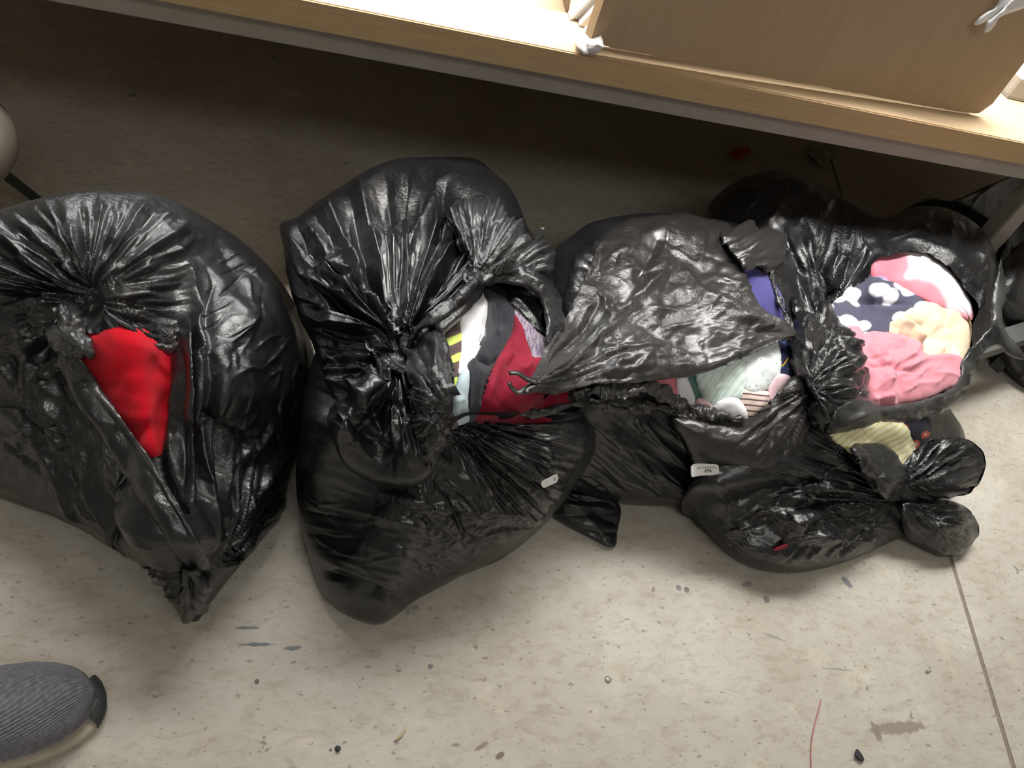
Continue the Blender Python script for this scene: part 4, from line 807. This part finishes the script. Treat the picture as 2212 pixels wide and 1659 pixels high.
garment('yellow_blouse', 'pale yellow striped cloth in the low bag at the right front', YELLOW, [(1785, 925), (1830, 890), (1900, 880), (1945, 905), (1985, 970), (1980, 1010), (1930, 1020), (1860, 990), (1800, 960)], on(L5, [(1800, 930, -.02), (1880, 905, -.018), (1960, 940, -.014), (1970, 1000, -.02), (1880, 970, -.02)]), [crumple(40, .007, 171, ang=60, ratio=2), stroke([(1840, 915), (1880, 960)], 7, .006), stroke([(1900, 890), (1960, 950)], 12, .008)], .02, 30)
garment('navy_poppy_dress', 'navy cloth printed with little orange-red flowers beside the yellow cloth', POPPY, [(1925, 880), (1975, 870), (2005, 900), (2005, 960), (1988, 985), (1965, 950)], on(L5, [(1940, 890, -.012), (1990, 910, -.010), (1990, 965, -.012)]), [crumple(40, .004, 172)], .012, 18)
garment('dark_red_vest', 'sliver of dark red cloth in a small tear low on the right front bag', cloth_mat('dark_red_cloth', (.20, .01, .03), .8), [(1672, 1186), (1700, 1172), (1696, 1183), (1676, 1190)], on(L5, [(1672, 1186, .008), (1700, 1174, .008), (1684, 1186, .008)]), [], .003, 4, g=1.5, rag=.5)

# --- fourth bag, behind, under the bench
B4 = bag((1.3, 1.25, 0), 'wide-open black bin bag under the bench holding floral, cream and pink clothes')
HOLE4 = ragged([(1888, 560), (1935, 542), (1985, 545), (2030, 580), (2070, 630), (2096, 670), (2096, 720), (2086, 780), (2072, 825), (2010, 862), (1950, 876), (1895, 882), (1876, 865), (1862, 810), (1842, 755), (1822, 715), (1788, 695), (1800, 662), (1840, 620), (1880, 592)], 3, 51)
L4 = Lobe([(1528, 458, .17), (1590, 392, .21), (1680, 367, .23), (1750, 385, .23), (1830, 430, .23), (1905, 466, .24), (1985, 445, .25), (2060, 455, .24), (2130, 505, .23), (2156, 590, .20), (2148, 680, .18), (2118, 770, .16), (2088, 832, .15), (2045, 880, .15), (1985, 905, .15), (1900, 914, .16), (1830, 918, .17), (1780, 905, .18), (1740, 820, .20), (1712, 720, .21), (1685, 600, .21), (1600, 520, .19)], (1890, 690, .17), .14)
f4 = [creases(40, 1560, 400, 1880, 620, 70, 4, .006, 29, 60, 140), creases(40, 1950, 440, 2140, 700, 60, 4, .006, 30, 60, 140), crumple(190, .022, 181), crumple(60, .006, 182), crumple(28, .002, 183), fan(1788, 705, 30, .034, 50, 260, -128, -25, 184), fan(1788, 705, 80, .008, 50, 220, -128, -25, 185), stroke([(1600, 440), (1700, 400), (1800, 450)], 30, .012), stroke([(1650, 500), (1700, 430), (1760, 400)], 16, .010), stroke([(2100, 520), (2110, 620), (2100, 700)], 20, .012), stroke([(1960, 500), (2040, 560), (2100, 640)], 14, .012)]
L4.build('bag_body', FILM, B4, f4, [HOLE4])
k4 = Sheet(ragged([(1702, 660), (1722, 650), (1750, 690), (1775, 655), (1800, 680), (1832, 702), (1852, 758), (1866, 805), (1852, 862), (1803, 902), (1775, 935), (1748, 905), (1738, 845), (1716, 805), (1702, 745)], 5, 52), on(L4, [(1710, 670, .02), (1790, 680, .03), (1850, 760, .03), (1855, 850, .035), (1780, 925, .05), (1740, 850, .05), (1710, 760, .03), (1785, 790, .055)]), 2.6, .03, 34)
k4.build('knot', FILM, B4, [crumple(34, .016, 186, ang=60, ratio=1.6), crumple(15, .006, 187, ang=60, ratio=1.5), crumple(8, .0015, 188), fan(1750, 835, 60, .016, 30, 120, -90, 60, 189), fan(1800, 700, 50, .014, 30, 120, 20, 110, 190)], thin=[bump(1800, 780, 70, 90, .10)])
t4 = Sheet(ragged([(1785, 915), (1800, 870), (1850, 845), (1875, 862), (1920, 890), (1890, 912), (1850, 925), (1800, 937), (1778, 935)], 3, 53), on(L4, [(1790, 930, .05), (1850, 860, .045), (1910, 890, .03), (1840, 920, .045)]), 2.6, .022, 26)
t4.build('torn_flap', FILM, B4, [crumple(30, .008, 191, ang=-25, ratio=2.5), crumple(12, .002, 192, ang=-25, ratio=2), stroke([(1790, 925), (1860, 895), (1910, 885)], 7, .008)], thin=[bump(1880, 880, 50, 25, .3)])
l4 = Sheet(ragged([(1858, 795), (1882, 800), (1878, 850), (1890, 876), (1950, 872), (2010, 858), (2066, 826), (2082, 778), (2104, 750), (2110, 790), (2090, 842), (2048, 884), (1985, 906), (1905, 912), (1870, 892), (1850, 850)], 3, 54), on(L4, [(1865, 830, .035), (1890, 888, .035), (1980, 885, .03), (2060, 850, .03), (2098, 780, .025)]), 2.6, .014, 18)
l4.build('torn_edge', FILM, B4, [crumple(26, .007, 193, ang=-20, ratio=2), crumple(11, .002, 194)], thin=[stroke([(1868, 800), (1885, 870), (1960, 882), (2050, 850), (2095, 770)], 16, .35, taper=.03)])
wp = Sheet(ragged([(2085, 770), (2110, 740), (2140, 700), (2146, 610), (2160, 560), (2172, 640), (2166, 700), (2200, 745), (2214, 775), (2180, 768), (2150, 745), (2115, 772), (2095, 800)], 3, 55), [zd(2100, 770, .27), zd(2150, 690, .33), zd(2158, 590, .36), zd(2205, 765, .26)], 2.6, .008, 10)
wp.build('torn_strip', FILM, B4, [crumple(18, .006, 195, ang=70, ratio=2.5)], thin=[stroke([(2160, 600), (2155, 700), (2205, 762)], 12, .35), stroke([(2095, 785), (2140, 735)], 14, .3)])
FLORAL = print_mat('navy_and_white_floral', (.075, .075, .12), [(.0, (.50, .50, .55)), (.05, (.82, .82, .85)), (.42, (.82, .82, .85)), (.50, (.38, .38, .44)), (.54, (.075, .075, .12)), (.9, (.07, .07, .115))], 2.3, rnd=1.0, stretch=(1, 1.35, 1))
PEACH = cloth_mat('cream_satin', (.80, .66, .47), .6, bump_s=.1, sheen=.1)
CHILD = print_mat('pink_blue_white_print', (.80, .78, .80), [(.0, (.16, .26, .50)), (.14, (.22, .32, .56)), (.24, (.62, .16, .22)), (.55, (.68, .24, .30)), (.66, (.78, .70, .74)), (.95, (.80, .78, .80))], .95, rnd=.9)
MONO = print_mat('black_and_white_print', (.80, .80, .82), [(.0, (.05, .05, .08)), (.22, (.06, .06, .09)), (.28, (.82, .82, .84)), (.9, (.84, .84, .86))], 3.2)
garment('child_print_top', 'pink top with blue and white print, topmost in the bag under the bench', CHILD, [(1880, 540), (1960, 525), (2030, 560), (2090, 640), (2100, 690), (2050, 680), (1970, 640), (1885, 615)], on(L4, [(1900, 570, -.04), (2000, 560, -.04), (2070, 640, -.04), (1990, 630, -.025), (1895, 605, -.03)]), [crumple(60, .006, 201), stroke([(1890, 600), (1980, 615)], 8, .006)], .02, 30)
garment('navy_floral_dress', 'navy cloth with big white flowers in the bag under the bench', FLORAL, [(1780, 690), (1800, 655), (1850, 605), (1900, 598), (1950, 615), (2000, 655), (1950, 690), (1910, 730), (1850, 730), (1800, 715)], on(L4, [(1800, 685, -.03), (1860, 625, -.025), (1930, 640, -.02), (1970, 660, -.02), (1890, 705, -.022)]), [stroke([(1830, 648), (1900, 655), (1975, 655)], 6, -.010), stroke([(1850, 640), (1940, 630)], 14, .006), stroke([(1860, 650), (1862, 710)], 7, -.005)], .02, 30)
garment('cream_satin_dress', 'folded cream satin cloth between the floral and pink garments', PEACH, [(1895, 700), (1930, 675), (1990, 650), (2060, 655), (2096, 690), (2090, 770), (2060, 800), (2000, 780), (1960, 745)], on(L4, [(1920, 700, -.018), (1990, 680, -.012), (2060, 690, -.018), (2070, 770, -.02), (1990, 750, -.012)]), [stroke([(1930, 690), (1975, 705), (1995, 740)], 8, .018), stroke([(1950, 680), (2000, 700), (2012, 750)], 7, -.016), stroke([(2020, 670), (2035, 720), (2025, 770)], 9, .018), stroke([(2050, 700), (2040, 750)], 7, -.016), stroke([(1940, 720), (1975, 735)], 6, -.012), creases(16, 1920, 660, 2080, 770, 40, 5, .008, 61, 60, 90), crumple(50, .006, 202)], .02, 26)
garment('monochrome_scarf', 'scrap of black and white patterned cloth tucked behind the pink garment', MONO, [(1985, 725), (2012, 735), (2030, 750), (2075, 752), (2070, 785), (2020, 785), (1985, 760)], on(L4, [(1995, 740, -.012), (2050, 765, -.012), (2020, 775, -.014)]), [], .012, 14)
pk = garment('pink_smocked_dress', 'pink dress with gathered smocking filling the front of the bag under the bench', PINK, [(1818, 715), (1850, 698), (1910, 715), (1985, 735), (2005, 768), (2070, 772), (2066, 825), (2010, 858), (1950, 876), (1895, 890), (1868, 870), (1858, 810), (1838, 760)], on(L4, [(1835, 720, -.018), (1920, 740, -.004), (1990, 770, -.006), (2060, 790, -.014), (1990, 840, -.004), (1890, 870, -.012), (1880, 790, -.004)]), [crumple(11, .006, 203, ang=85, ratio=2.2, at_=[(1895, 795, 62, 70), (1895, 860, 55, 45), (1868, 745, 45, 45)]), stroke([(1868, 775), (1930, 770)], 4, -.006), stroke([(1865, 795), (1930, 790)], 4, -.006), stroke([(1990, 735), (1965, 765), (1930, 790), (1905, 850)], 7, .014), stroke([(1940, 800), (1990, 780), (2060, 775)], 8, .012), creases(24, 1900, 720, 2060, 850, 45, 5, .007, 62, -25, 60), stroke([(1880, 865), (1920, 855), (1925, 865)], 6, .008), crumple(60, .005, 204)], .025, 34, g=2.6)

# --- bag at the right edge
B6 = bag((2.2, 1.45, 0), 'plain black bin bag at the right edge behind the steel bar')
L6 = Lobe([(2150, 640, .16), (2175, 560, .20), (2230, 510, .22), (2330, 490, .22), (2440, 560, .18), (2500, 700, .10), (2460, 830, .02), (2340, 880, .004), (2240, 850, .004), (2180, 805, .01), (2152, 740, .07)], (2310, 690, .10), .12)
L6.build('bag_body', FILM, B6, [crumple(150, .016, 211), crumple(50, .005, 212), crumple(24, .002, 213)])

# --- dark bag deep under the bench, behind the leg
B7 = bag((2.0, 1.95, 0), 'dark bin bag deep under the bench behind the steel leg')
L7 = Lobe([(1930, 478, .10), (1975, 440, .15), (2010, 428, .17), (2060, 432, .18), (2130, 402, .20), (2220, 372, .21), (2340, 380, .20), (2420, 470, .14), (2360, 570, .06), (2220, 610, .01), (2080, 590, .004), (1980, 540, .03)], (2170, 490, .11), .06, back=.12)
L7.build('bag_body', FILM, B7, [crumple(120, .014, 221), crumple(50, .006, 222), creases(40, 1980, 420, 2300, 560, 60, 3.5, .005, 223)])
# ------------------------------------------------------------------ things on the bench
cbx = empty('cardboard_box', (.9, BY + .2, BZ), 'large flattened brown cardboard box standing on the bench edge', 'box')
A = at(1268, 112, BZ + .004); Bq = at(2122, 252, BZ + .001)
ax = (Bq - A); ax[2] = 0; wid = np.linalg.norm(ax); ax /= wid; ay = np.array([-ax[1], ax[0], 0])
HB = .34
def panel(name, o, u, w_, h_, mat, thick, gap=0.0, wavy=0.0, chamfer=0.0, seed=0):
    nu, nv2 = 60, 14; n_ = np.cross(u, [0, 0, 1.0])
    s_ = np.linspace(0, 1, nu); t_ = np.linspace(0, 1, nv2); S, Tt = np.meshgrid(s_, t_, indexing='ij')
    bot = gap * (1 - S) + .004 * noise2(S * 40, S * 0 + seed, seed) * (gap > 0)
    if chamfer: bot = bot + .03 * np.clip((S - (1 - chamfer)) / chamfer, 0, 1) ** 2
    Z = bot + (h_ - bot) * Tt
    bow = wavy * (np.sin(S * np.pi) * (1 - Tt) ** 2 * .6 + .6 * noise2(S * 6, Tt * 2 + seed, seed + 5))
    V = o + S[..., None] * w_ * u + n_ * bow[..., None] + np.array([0, 0, 1.0]) * Z[..., None]
    V1 = V.reshape(-1, 3); V2 = (V - n_ * thick).reshape(-1, 3); Fs = []
    for i in range(nu - 1):
        for j in range(nv2 - 1):
            a = i * nv2 + j; Fs.append((a, a + nv2, a + nv2 + 1, a + 1)); b = a + nu * nv2; Fs.append((b + 1, b + nv2 + 1, b + nv2, b))
    off = nu * nv2
    for i in range(nu - 1):
        a = i * nv2; Fs.append((a + off, a + nv2 + off, a + nv2, a)); a = i * nv2 + nv2 - 1; Fs.append((a, a + nv2, a + nv2 + off, a + off))
    for j in range(nv2 - 1):
        Fs.append((j, j + 1, j + 1 + off, j + off)); a = (nu - 1) * nv2 + j; Fs.append((a + off, a + 1 + off, a + 1, a))
    me_o = link(name, np.vstack([V1, V2]), Fs, mat, cbx, smooth=False)
    return me_o
panel('front_panel', A, ax, wid, HB, CARD, .005, .016, .006, .025, 3)
panel('side_panel', A + ax * .004 + ay * .006, ay, .030, HB, CARD, .004, 0, 0, 0, 5)
panel('side_panel', A + ax * (wid - .030) + ay * .006, ay, .030, HB, CARD, .004, 0, 0, 0, 6)
panel('back_panel', A + ax * .004 + ay * .040, ax, wid - .034, HB, CARD, .005, 0, .002, 0, 7)
# white wrapping by the box's left corner
def bench_sheet(name, label, cat, mat, poly, zs, fs, puff=.01, r=14, g=2.2, rag=2, seed=0, parent=None):
    s = Sheet(ragged(poly, rag, seed), [zd(*q) for q in zs], g, puff, r); o = s.build(name, mat, parent, fs, back=.004)
    if label: tag(o, label, cat)
    return o
bench_sheet('plastic_wrap', 'crumpled white plastic wrap sticking out under the left corner of the cardboard box', 'packaging', WHITE_PLASTIC, [(1246, 100), (1250, 82), (1268, 55), (1290, 48), (1300, 90), (1290, 112), (1270, 118), (1252, 112)], [(1248, 104, BZ + .008), (1268, 60, BZ + .015), (1290, 90, BZ + .035), (1275, 114, BZ + .010)], [crumple(14, .007, 401, ang=-50, ratio=2), crumple(7, .002, 402)], .012, 14, 1.8)
ws = empty('white_boards', tuple(at(1262, 20, BZ)), 'pale white sheets leaning beside the left end of the cardboard box', 'packaging')
for i_, (xa, ya, xb, yb) in enumerate([(1231, 42, 1248, -25), (1240, 40, 1262, -25), (1252, 56, 1285, -30)]):
    p0 = at(xa, ya, BZ + .002); wd_ = [.010, .012, .045][i_]
    d_ = np.array([.05, .9, 0]); d_ /= np.linalg.norm(d_); n_ = np.array([d_[1], -d_[0], 0]); up = np.array([.12, 0, .20]) if i_ < 2 else np.array([.09, 0, .17])
    q = [p0, p0 + d_ * .30, p0 + d_ * .30 + up, p0 + up]; V = q + [v + n_ * wd_ * .5 for v in q]
    link('sheet', V, [(0, 1, 2, 3), (7, 6, 5, 4), (0, 4, 5, 1), (1, 5, 6, 2), (2, 6, 7, 3), (3, 7, 4, 0)], WHITE_PLASTIC, ws, smooth=False)
p0 = at(1222, 24, BZ + .002); d_ = np.array([.05, .9, 0]); d_ /= np.linalg.norm(d_); up = np.array([-.02, 0, .16]); n_ = np.array([d_[1], -d_[0], 0])
q = [p0, p0 + d_ * .25, p0 + d_ * .25 + up, p0 + up]; V = q + [v + n_ * .006 for v in q]
tag(link('card_offcut', V, [(0, 1, 2, 3), (7, 6, 5, 4), (0, 4, 5, 1), (1, 5, 6, 2), (2, 6, 7, 3), (3, 7, 4, 0)], CARD_D, smooth=False), 'dark brown card offcut left of the pale sheets at the top edge', 'cardboard')
# white ribbon ends hanging over the box front
rb = empty('ribbon', tuple(at(2160, 30, BZ + .1)), 'two white ribbon ends hanging over the front of the cardboard box', 'ribbon')
def face_k(x, y, off=.006):                       # depth of the box front
    d = ray(x, y); n_ = np.cross(ax, [0, 0, 1.0]); t = ((A - CC) @ n_ - 0) / (d @ n_); return float(t) - off
for i_, pl in enumerate([[(2104, 54), (2112, 40), (2130, 26), (2152, 12), (2162, -8), (2185, -25), (2196, -10), (2172, 18), (2148, 36), (2126, 48)], [(2126, 70), (2130, 50), (2145, 36), (2170, 14), (2215, -24), (2260, -30), (2240, 0), (2205, 20), (2160, 36), (2150, 52), (2138, 66)]]):
    s_ = Sheet(ragged(pl, 1, i_), [(x, y, face_k(x, y, .010 + .012 * (i_ + 1))) for x, y in pl[::2]], 2.0, .006, 10)
    s_.build('ribbon_end', WHITE_PLASTIC, rb, [stroke([pl[0], pl[3]], 6, .004)], back=.003)
TUB = simple_mat('pale_grey_plastic', (.45, .44, .42), .5)
tr = empty('grey_tray', tuple(at(2230, 190, BZ)), 'pale grey plastic tray on the bench at the right end of the box', 'tray')
t0 = at(2176, 212, BZ + .001); tx, ty = t0[0], t0[1]
box('tray_base', (tx, tx + .40, ty, ty + .3, BZ + .001, BZ + .006), TUB, tr, .001)
box('tray_side', (tx, tx + .40, ty, ty + .006, BZ + .006, BZ + .05), TUB, tr, .001); box('tray_side', (tx, tx + .40, ty + .294, ty + .3, BZ + .006, BZ + .05), TUB, tr, .001)
box('tray_side', (tx, tx + .006, ty + .006, ty + .294, BZ + .006, BZ + .05), TUB, tr, .001); box('tray_side', (tx + .394, tx + .40, ty + .006, ty + .294, BZ + .006, BZ + .05), TUB, tr, .001)

# ------------------------------------------------------------------ shoe at the lower left
KNIT = cloth_mat('grey_ribbed_knit', (.115, .115, .135), .9, weave=(3.2, .4, 62), bump_s=1.0, noise_mix=((.17, .17, .195), 8, (1, 1, 1)))
SOLE = simple_mat('beige_rubber', (.46, .41, .32), .7, nscale=30)
BUMPER = simple_mat('black_rubber', (.025, .03, .032), .6, nscale=30)
tip = at(216, 1508, .025); back_ = at(0, 1556, .025)
sd = (tip - back_); sd[2] = 0; sd /= np.linalg.norm(sd); sn = np.array([-sd[1], sd[0], 0])
shoe = empty('sneaker', (tip[0] - sd[0] * .14, tip[1] - sd[1] * .14, 0), 'grey knitted slip-on sneaker with a beige sole at the lower left corner', 'shoe')
SL = np.array([0, .004, .012, .025, .045, .07, .10, .14, .18, .22, .26, .285, .296, .30]); HWs = np.array([.004, .017, .030, .041, .050, .0555, .057, .054, .049, .046, .043, .035, .022, .004])
def hw(s_): return np.interp(s_, SL, HWs)
ss = np.r_[np.linspace(0, .03, 12), np.linspace(.036, .27, 48), np.linspace(.275, .30, 10)]
top = np.interp(ss, [0, .01, .03, .07, .11, .15, .19, .24, .29, .30], [.030, .038, .052, .066, .078, .096, .104, .102, .108, .104])
ang_ = np.linspace(0, np.pi, 33); V = []; uvv = []
for s_, t_ in zip(ss, top):
    w_ = hw(s_) * 1.035
    for a_ in ang_:
        c_, si = math.cos(a_), math.sin(a_); yy = w_ * np.sign(c_) * abs(c_) ** .75; zz = .014 + (t_ - .014) * si ** .8
        V.append(tip - sd * (s_ + .003) + sn * yy + np.array([0, 0, zz - .025])); uvv.append((s_ * 20, a_ * 1.2))
V = np.array(V); V[:, 2] += .025; na_ = len(ang_); Fs = []
for i_ in range(len(ss) - 1):
    for j_ in range(na_ - 1):
        if ss[i_] > .165 and ss[i_] < .285 and 9 <= j_ <= 22: continue
        Fs.append((i_ * na_ + j_, i_ * na_ + j_ + 1, (i_ + 1) * na_ + j_ + 1, (i_ + 1) * na_ + j_))
link('upper', V, Fs, KNIT, shoe, uv=uvv)
def outline(grow, n=120):
    s2_ = np.r_[np.linspace(0, .012, 10), np.linspace(.016, .284, 50), np.linspace(.288, .30, 8)]
    l_ = [tip - sd * (q - grow * math.cos(math.pi * q / .30)) + sn * (hw(q) + grow) for q in s2_]; r_ = [tip - sd * (q - grow * math.cos(math.pi * q / .30)) - sn * (hw(q) + grow) for q in s2_]
    return np.array(l_ + r_[::-1])
def ring(name, grow_list, z_list, mat, parent, sel=None, cap=False):
    Ls = []
    for g_, z_ in zip(grow_list, z_list):
        o_ = outline(g_); o_[:, 2] = z_; Ls.append(o_)
    n_ = len(Ls[0]); V = np.vstack(Ls); Fs = []
    for k_ in range(len(Ls) - 1):
        for i_ in range(n_):
            if sel is not None and not sel(i_, n_): continue
            Fs.append((k_ * n_ + i_, k_ * n_ + (i_ + 1) % n_, (k_ + 1) * n_ + (i_ + 1) % n_, (k_ + 1) * n_ + i_))
    if cap: Fs.append(tuple(range(n_))); Fs.append(tuple((len(Ls) - 1) * n_ + i_ for i_ in range(n_)))
    return link(name, V, Fs, mat, parent)
ring('sole', [.001, .003, .0045, .0045, .003, -.002], [.001, .003, .008, .016, .020, .021], SOLE, shoe, cap=True)
ring('toe_bumper', [.0035, .0065, .0065, .003, -.003], [.004, .010, .020, .027, .029], BUMPER, shoe, sel=lambda i_, n_: i_ < 9 or i_ >= n_ - 9)
q = [tip - sd * (.166 + .030 * math.sin(a_) * 0 + .02 * math.cos(a_) ** 2 * 1.0) + sn * (.040 * math.cos(a_)) + np.array([0, 0, .060 + .018 * math.sin(a_)]) for a_ in np.linspace(.1, math.pi - .1, 20)]
tube('collar', q, .0035, BUMPER, shoe, 8)

# ------------------------------------------------------------------ stool at the left edge
SEAT = simple_mat('beige_vinyl', (.11, .092, .072), .6, nscale=12); DKG = simple_mat('dark_green_tube', (.010, .022, .018), .45)
rc = at(26, 330, .30); sr = .16; cx_, cy_ = rc[0] - sr * .98, rc[1]
stl = empty('round_stool', (cx_, cy_, 0), 'beige round stool seat on dark legs cut off by the left edge', 'stool')
a_ = np.linspace(0, 2 * np.pi, 64, endpoint=False); prof = [(0.0, .345), (.6, .345), (.9, .338), (.985, .322), (1.0, .30), (.985, .278), (.93, .265), (0.0, .265)]
V = []; Fs = []
for r_, z_ in prof:
    for t_ in a_: V.append((cx_ + sr * max(r_, .01) * math.cos(t_), cy_ + sr * max(r_, .01) * math.sin(t_), z_))
for k_ in range(len(prof) - 1):
    for i_ in range(64): Fs.append((k_ * 64 + i_, k_ * 64 + (i_ + 1) % 64, (k_ + 1) * 64 + (i_ + 1) % 64, (k_ + 1) * 64 + i_))
link('seat', V, Fs, SEAT, stl)
ft = at(92, 440, .004)
for t_ in (0, 1, 2, 3):
    e_ = ft if t_ == 0 else np.array([cx_ + .2 * math.cos(t_ * math.pi / 2 + .3), cy_ + .2 * math.sin(t_ * math.pi / 2 + .3), .004])
    s_ = np.array([cx_ + .55 * (e_[0] - cx_) * .6, cy_ + .55 * (e_[1] - cy_) * .6, .27]); tube('leg', np.linspace(s_, e_, 8), .010, DKG, stl, 10)

# ------------------------------------------------------------------ litter
def scrap(name, label, cat, mat, poly, z, fs=(), puff=.004, r=8, g=2.0, rag=1.5, seed=0):
    s = Sheet(ragged(poly, rag, seed), [zd(x, y, z) for x, y in poly[::2]], g, puff, r); o = s.build(name, mat, None, fs, back=.0005); return tag(o, label, cat)
scrap('fabric_scrap', 'small red scrap on the floor under the bench', 'scrap', simple_mat('red_scrap_paper', (.42, .03, .03), .7), [(1578, 332), (1590, 322), (1612, 317), (1620, 326), (1606, 338), (1592, 346)], .012, [crumple(10, .003, 411)])
scrap('paper_scrap', 'pale grey-green scrap on the floor under the bench, right of the red one', 'scrap', simple_mat('pale_scrap_paper', (.36, .37, .29), .8), [(1748, 318), (1772, 324), (1800, 312), (1812, 338), (1790, 346), (1778, 362), (1757, 346)], .012, [crumple(12, .004, 412)], rag=5)
scrap('black_crumb', 'black crumb of rubber on the floor near the lower right corner', 'debris', BUMPER, [(1848, 1622), (1853, 1618), (1862, 1630), (1867, 1641), (1860, 1645), (1850, 1636), (1846, 1630)], .004, [], .006, 5, 1.2, .6)
scrap('paper_chip', 'tiny white paper chip on the floor left of the floor joint', 'debris', LABEL, [(1998, 1447), (2008, 1447), (2008, 1451), (2003, 1455)], .002, [], .002, 3, 1.0, .3)
scrap('black_speck', 'round black speck on the floor below the second bag', 'debris', BUMPER, [(726, 1612), (733, 1611), (737, 1617), (731, 1624), (725, 1620)], .003, [], .004, 4, 1.2, .4)
STRAW = simple_mat('dry_straw', (.50, .42, .24), .8)
q = spline(np.array([(850, 1601), (866, 1590), (874, 1578), (879, 1576)], float), 12, False); tag(tube('straw', at(q[:, 0], q[:, 1], np.full(12, .003)), np.r_[np.linspace(.0004, .002, 6), np.linspace(.002, .0005, 6)], STRAW, None, 6), 'dry straw fragment on the floor below the second bag', 'debris')
q = spline(np.array([(1774, 1512), (1766, 1545), (1757, 1580), (1752, 1620), (1754, 1690)], float), 60, False)
Pq = at(q[:, 0], q[:, 1], np.full(60, .002)); Pq[:, 0] += .0006 * np.sin(np.arange(60) * 2.1)
tag(tube('thread', Pq, .0011, simple_mat('pink_thread', (.50, .24, .20), .9), None, 5), 'thin pink curly thread lying on the floor at lower right', 'thread')
GL, nt_, nd_, ln_, bs_ = nodes('clear_plastic'); bs_.inputs['Transmission Weight'].default_value = .9; bs_.inputs['Roughness'].default_value = .1; bs_.inputs['Base Color'].default_value = (.9, .9, .88, 1)
c_ = at(1313, 1468, .001); a_ = np.linspace(0, 2 * np.pi, 28, endpoint=False); V = []; Fs = []
for r_, z_ in ((.0055, .0006), (.0055, .002), (.004, .003), (.001, .0032)):
    for t_ in a_: V.append((c_[0] + r_ * math.cos(t_), c_[1] + r_ * math.sin(t_), z_))
for k_ in range(3):
    for i_ in range(28): Fs.append((k_ * 28 + i_, k_ * 28 + (i_ + 1) % 28, (k_ + 1) * 28 + (i_ + 1) % 28, (k_ + 1) * 28 + i_))
Fs.append(tuple(range(28))[::-1]); Fs.append(tuple(3 * 28 + i_ for i_ in range(28)))
tag(link('clear_stud', V, Fs, GL), 'tiny clear plastic stud on the bare floor below the third bag', 'debris')
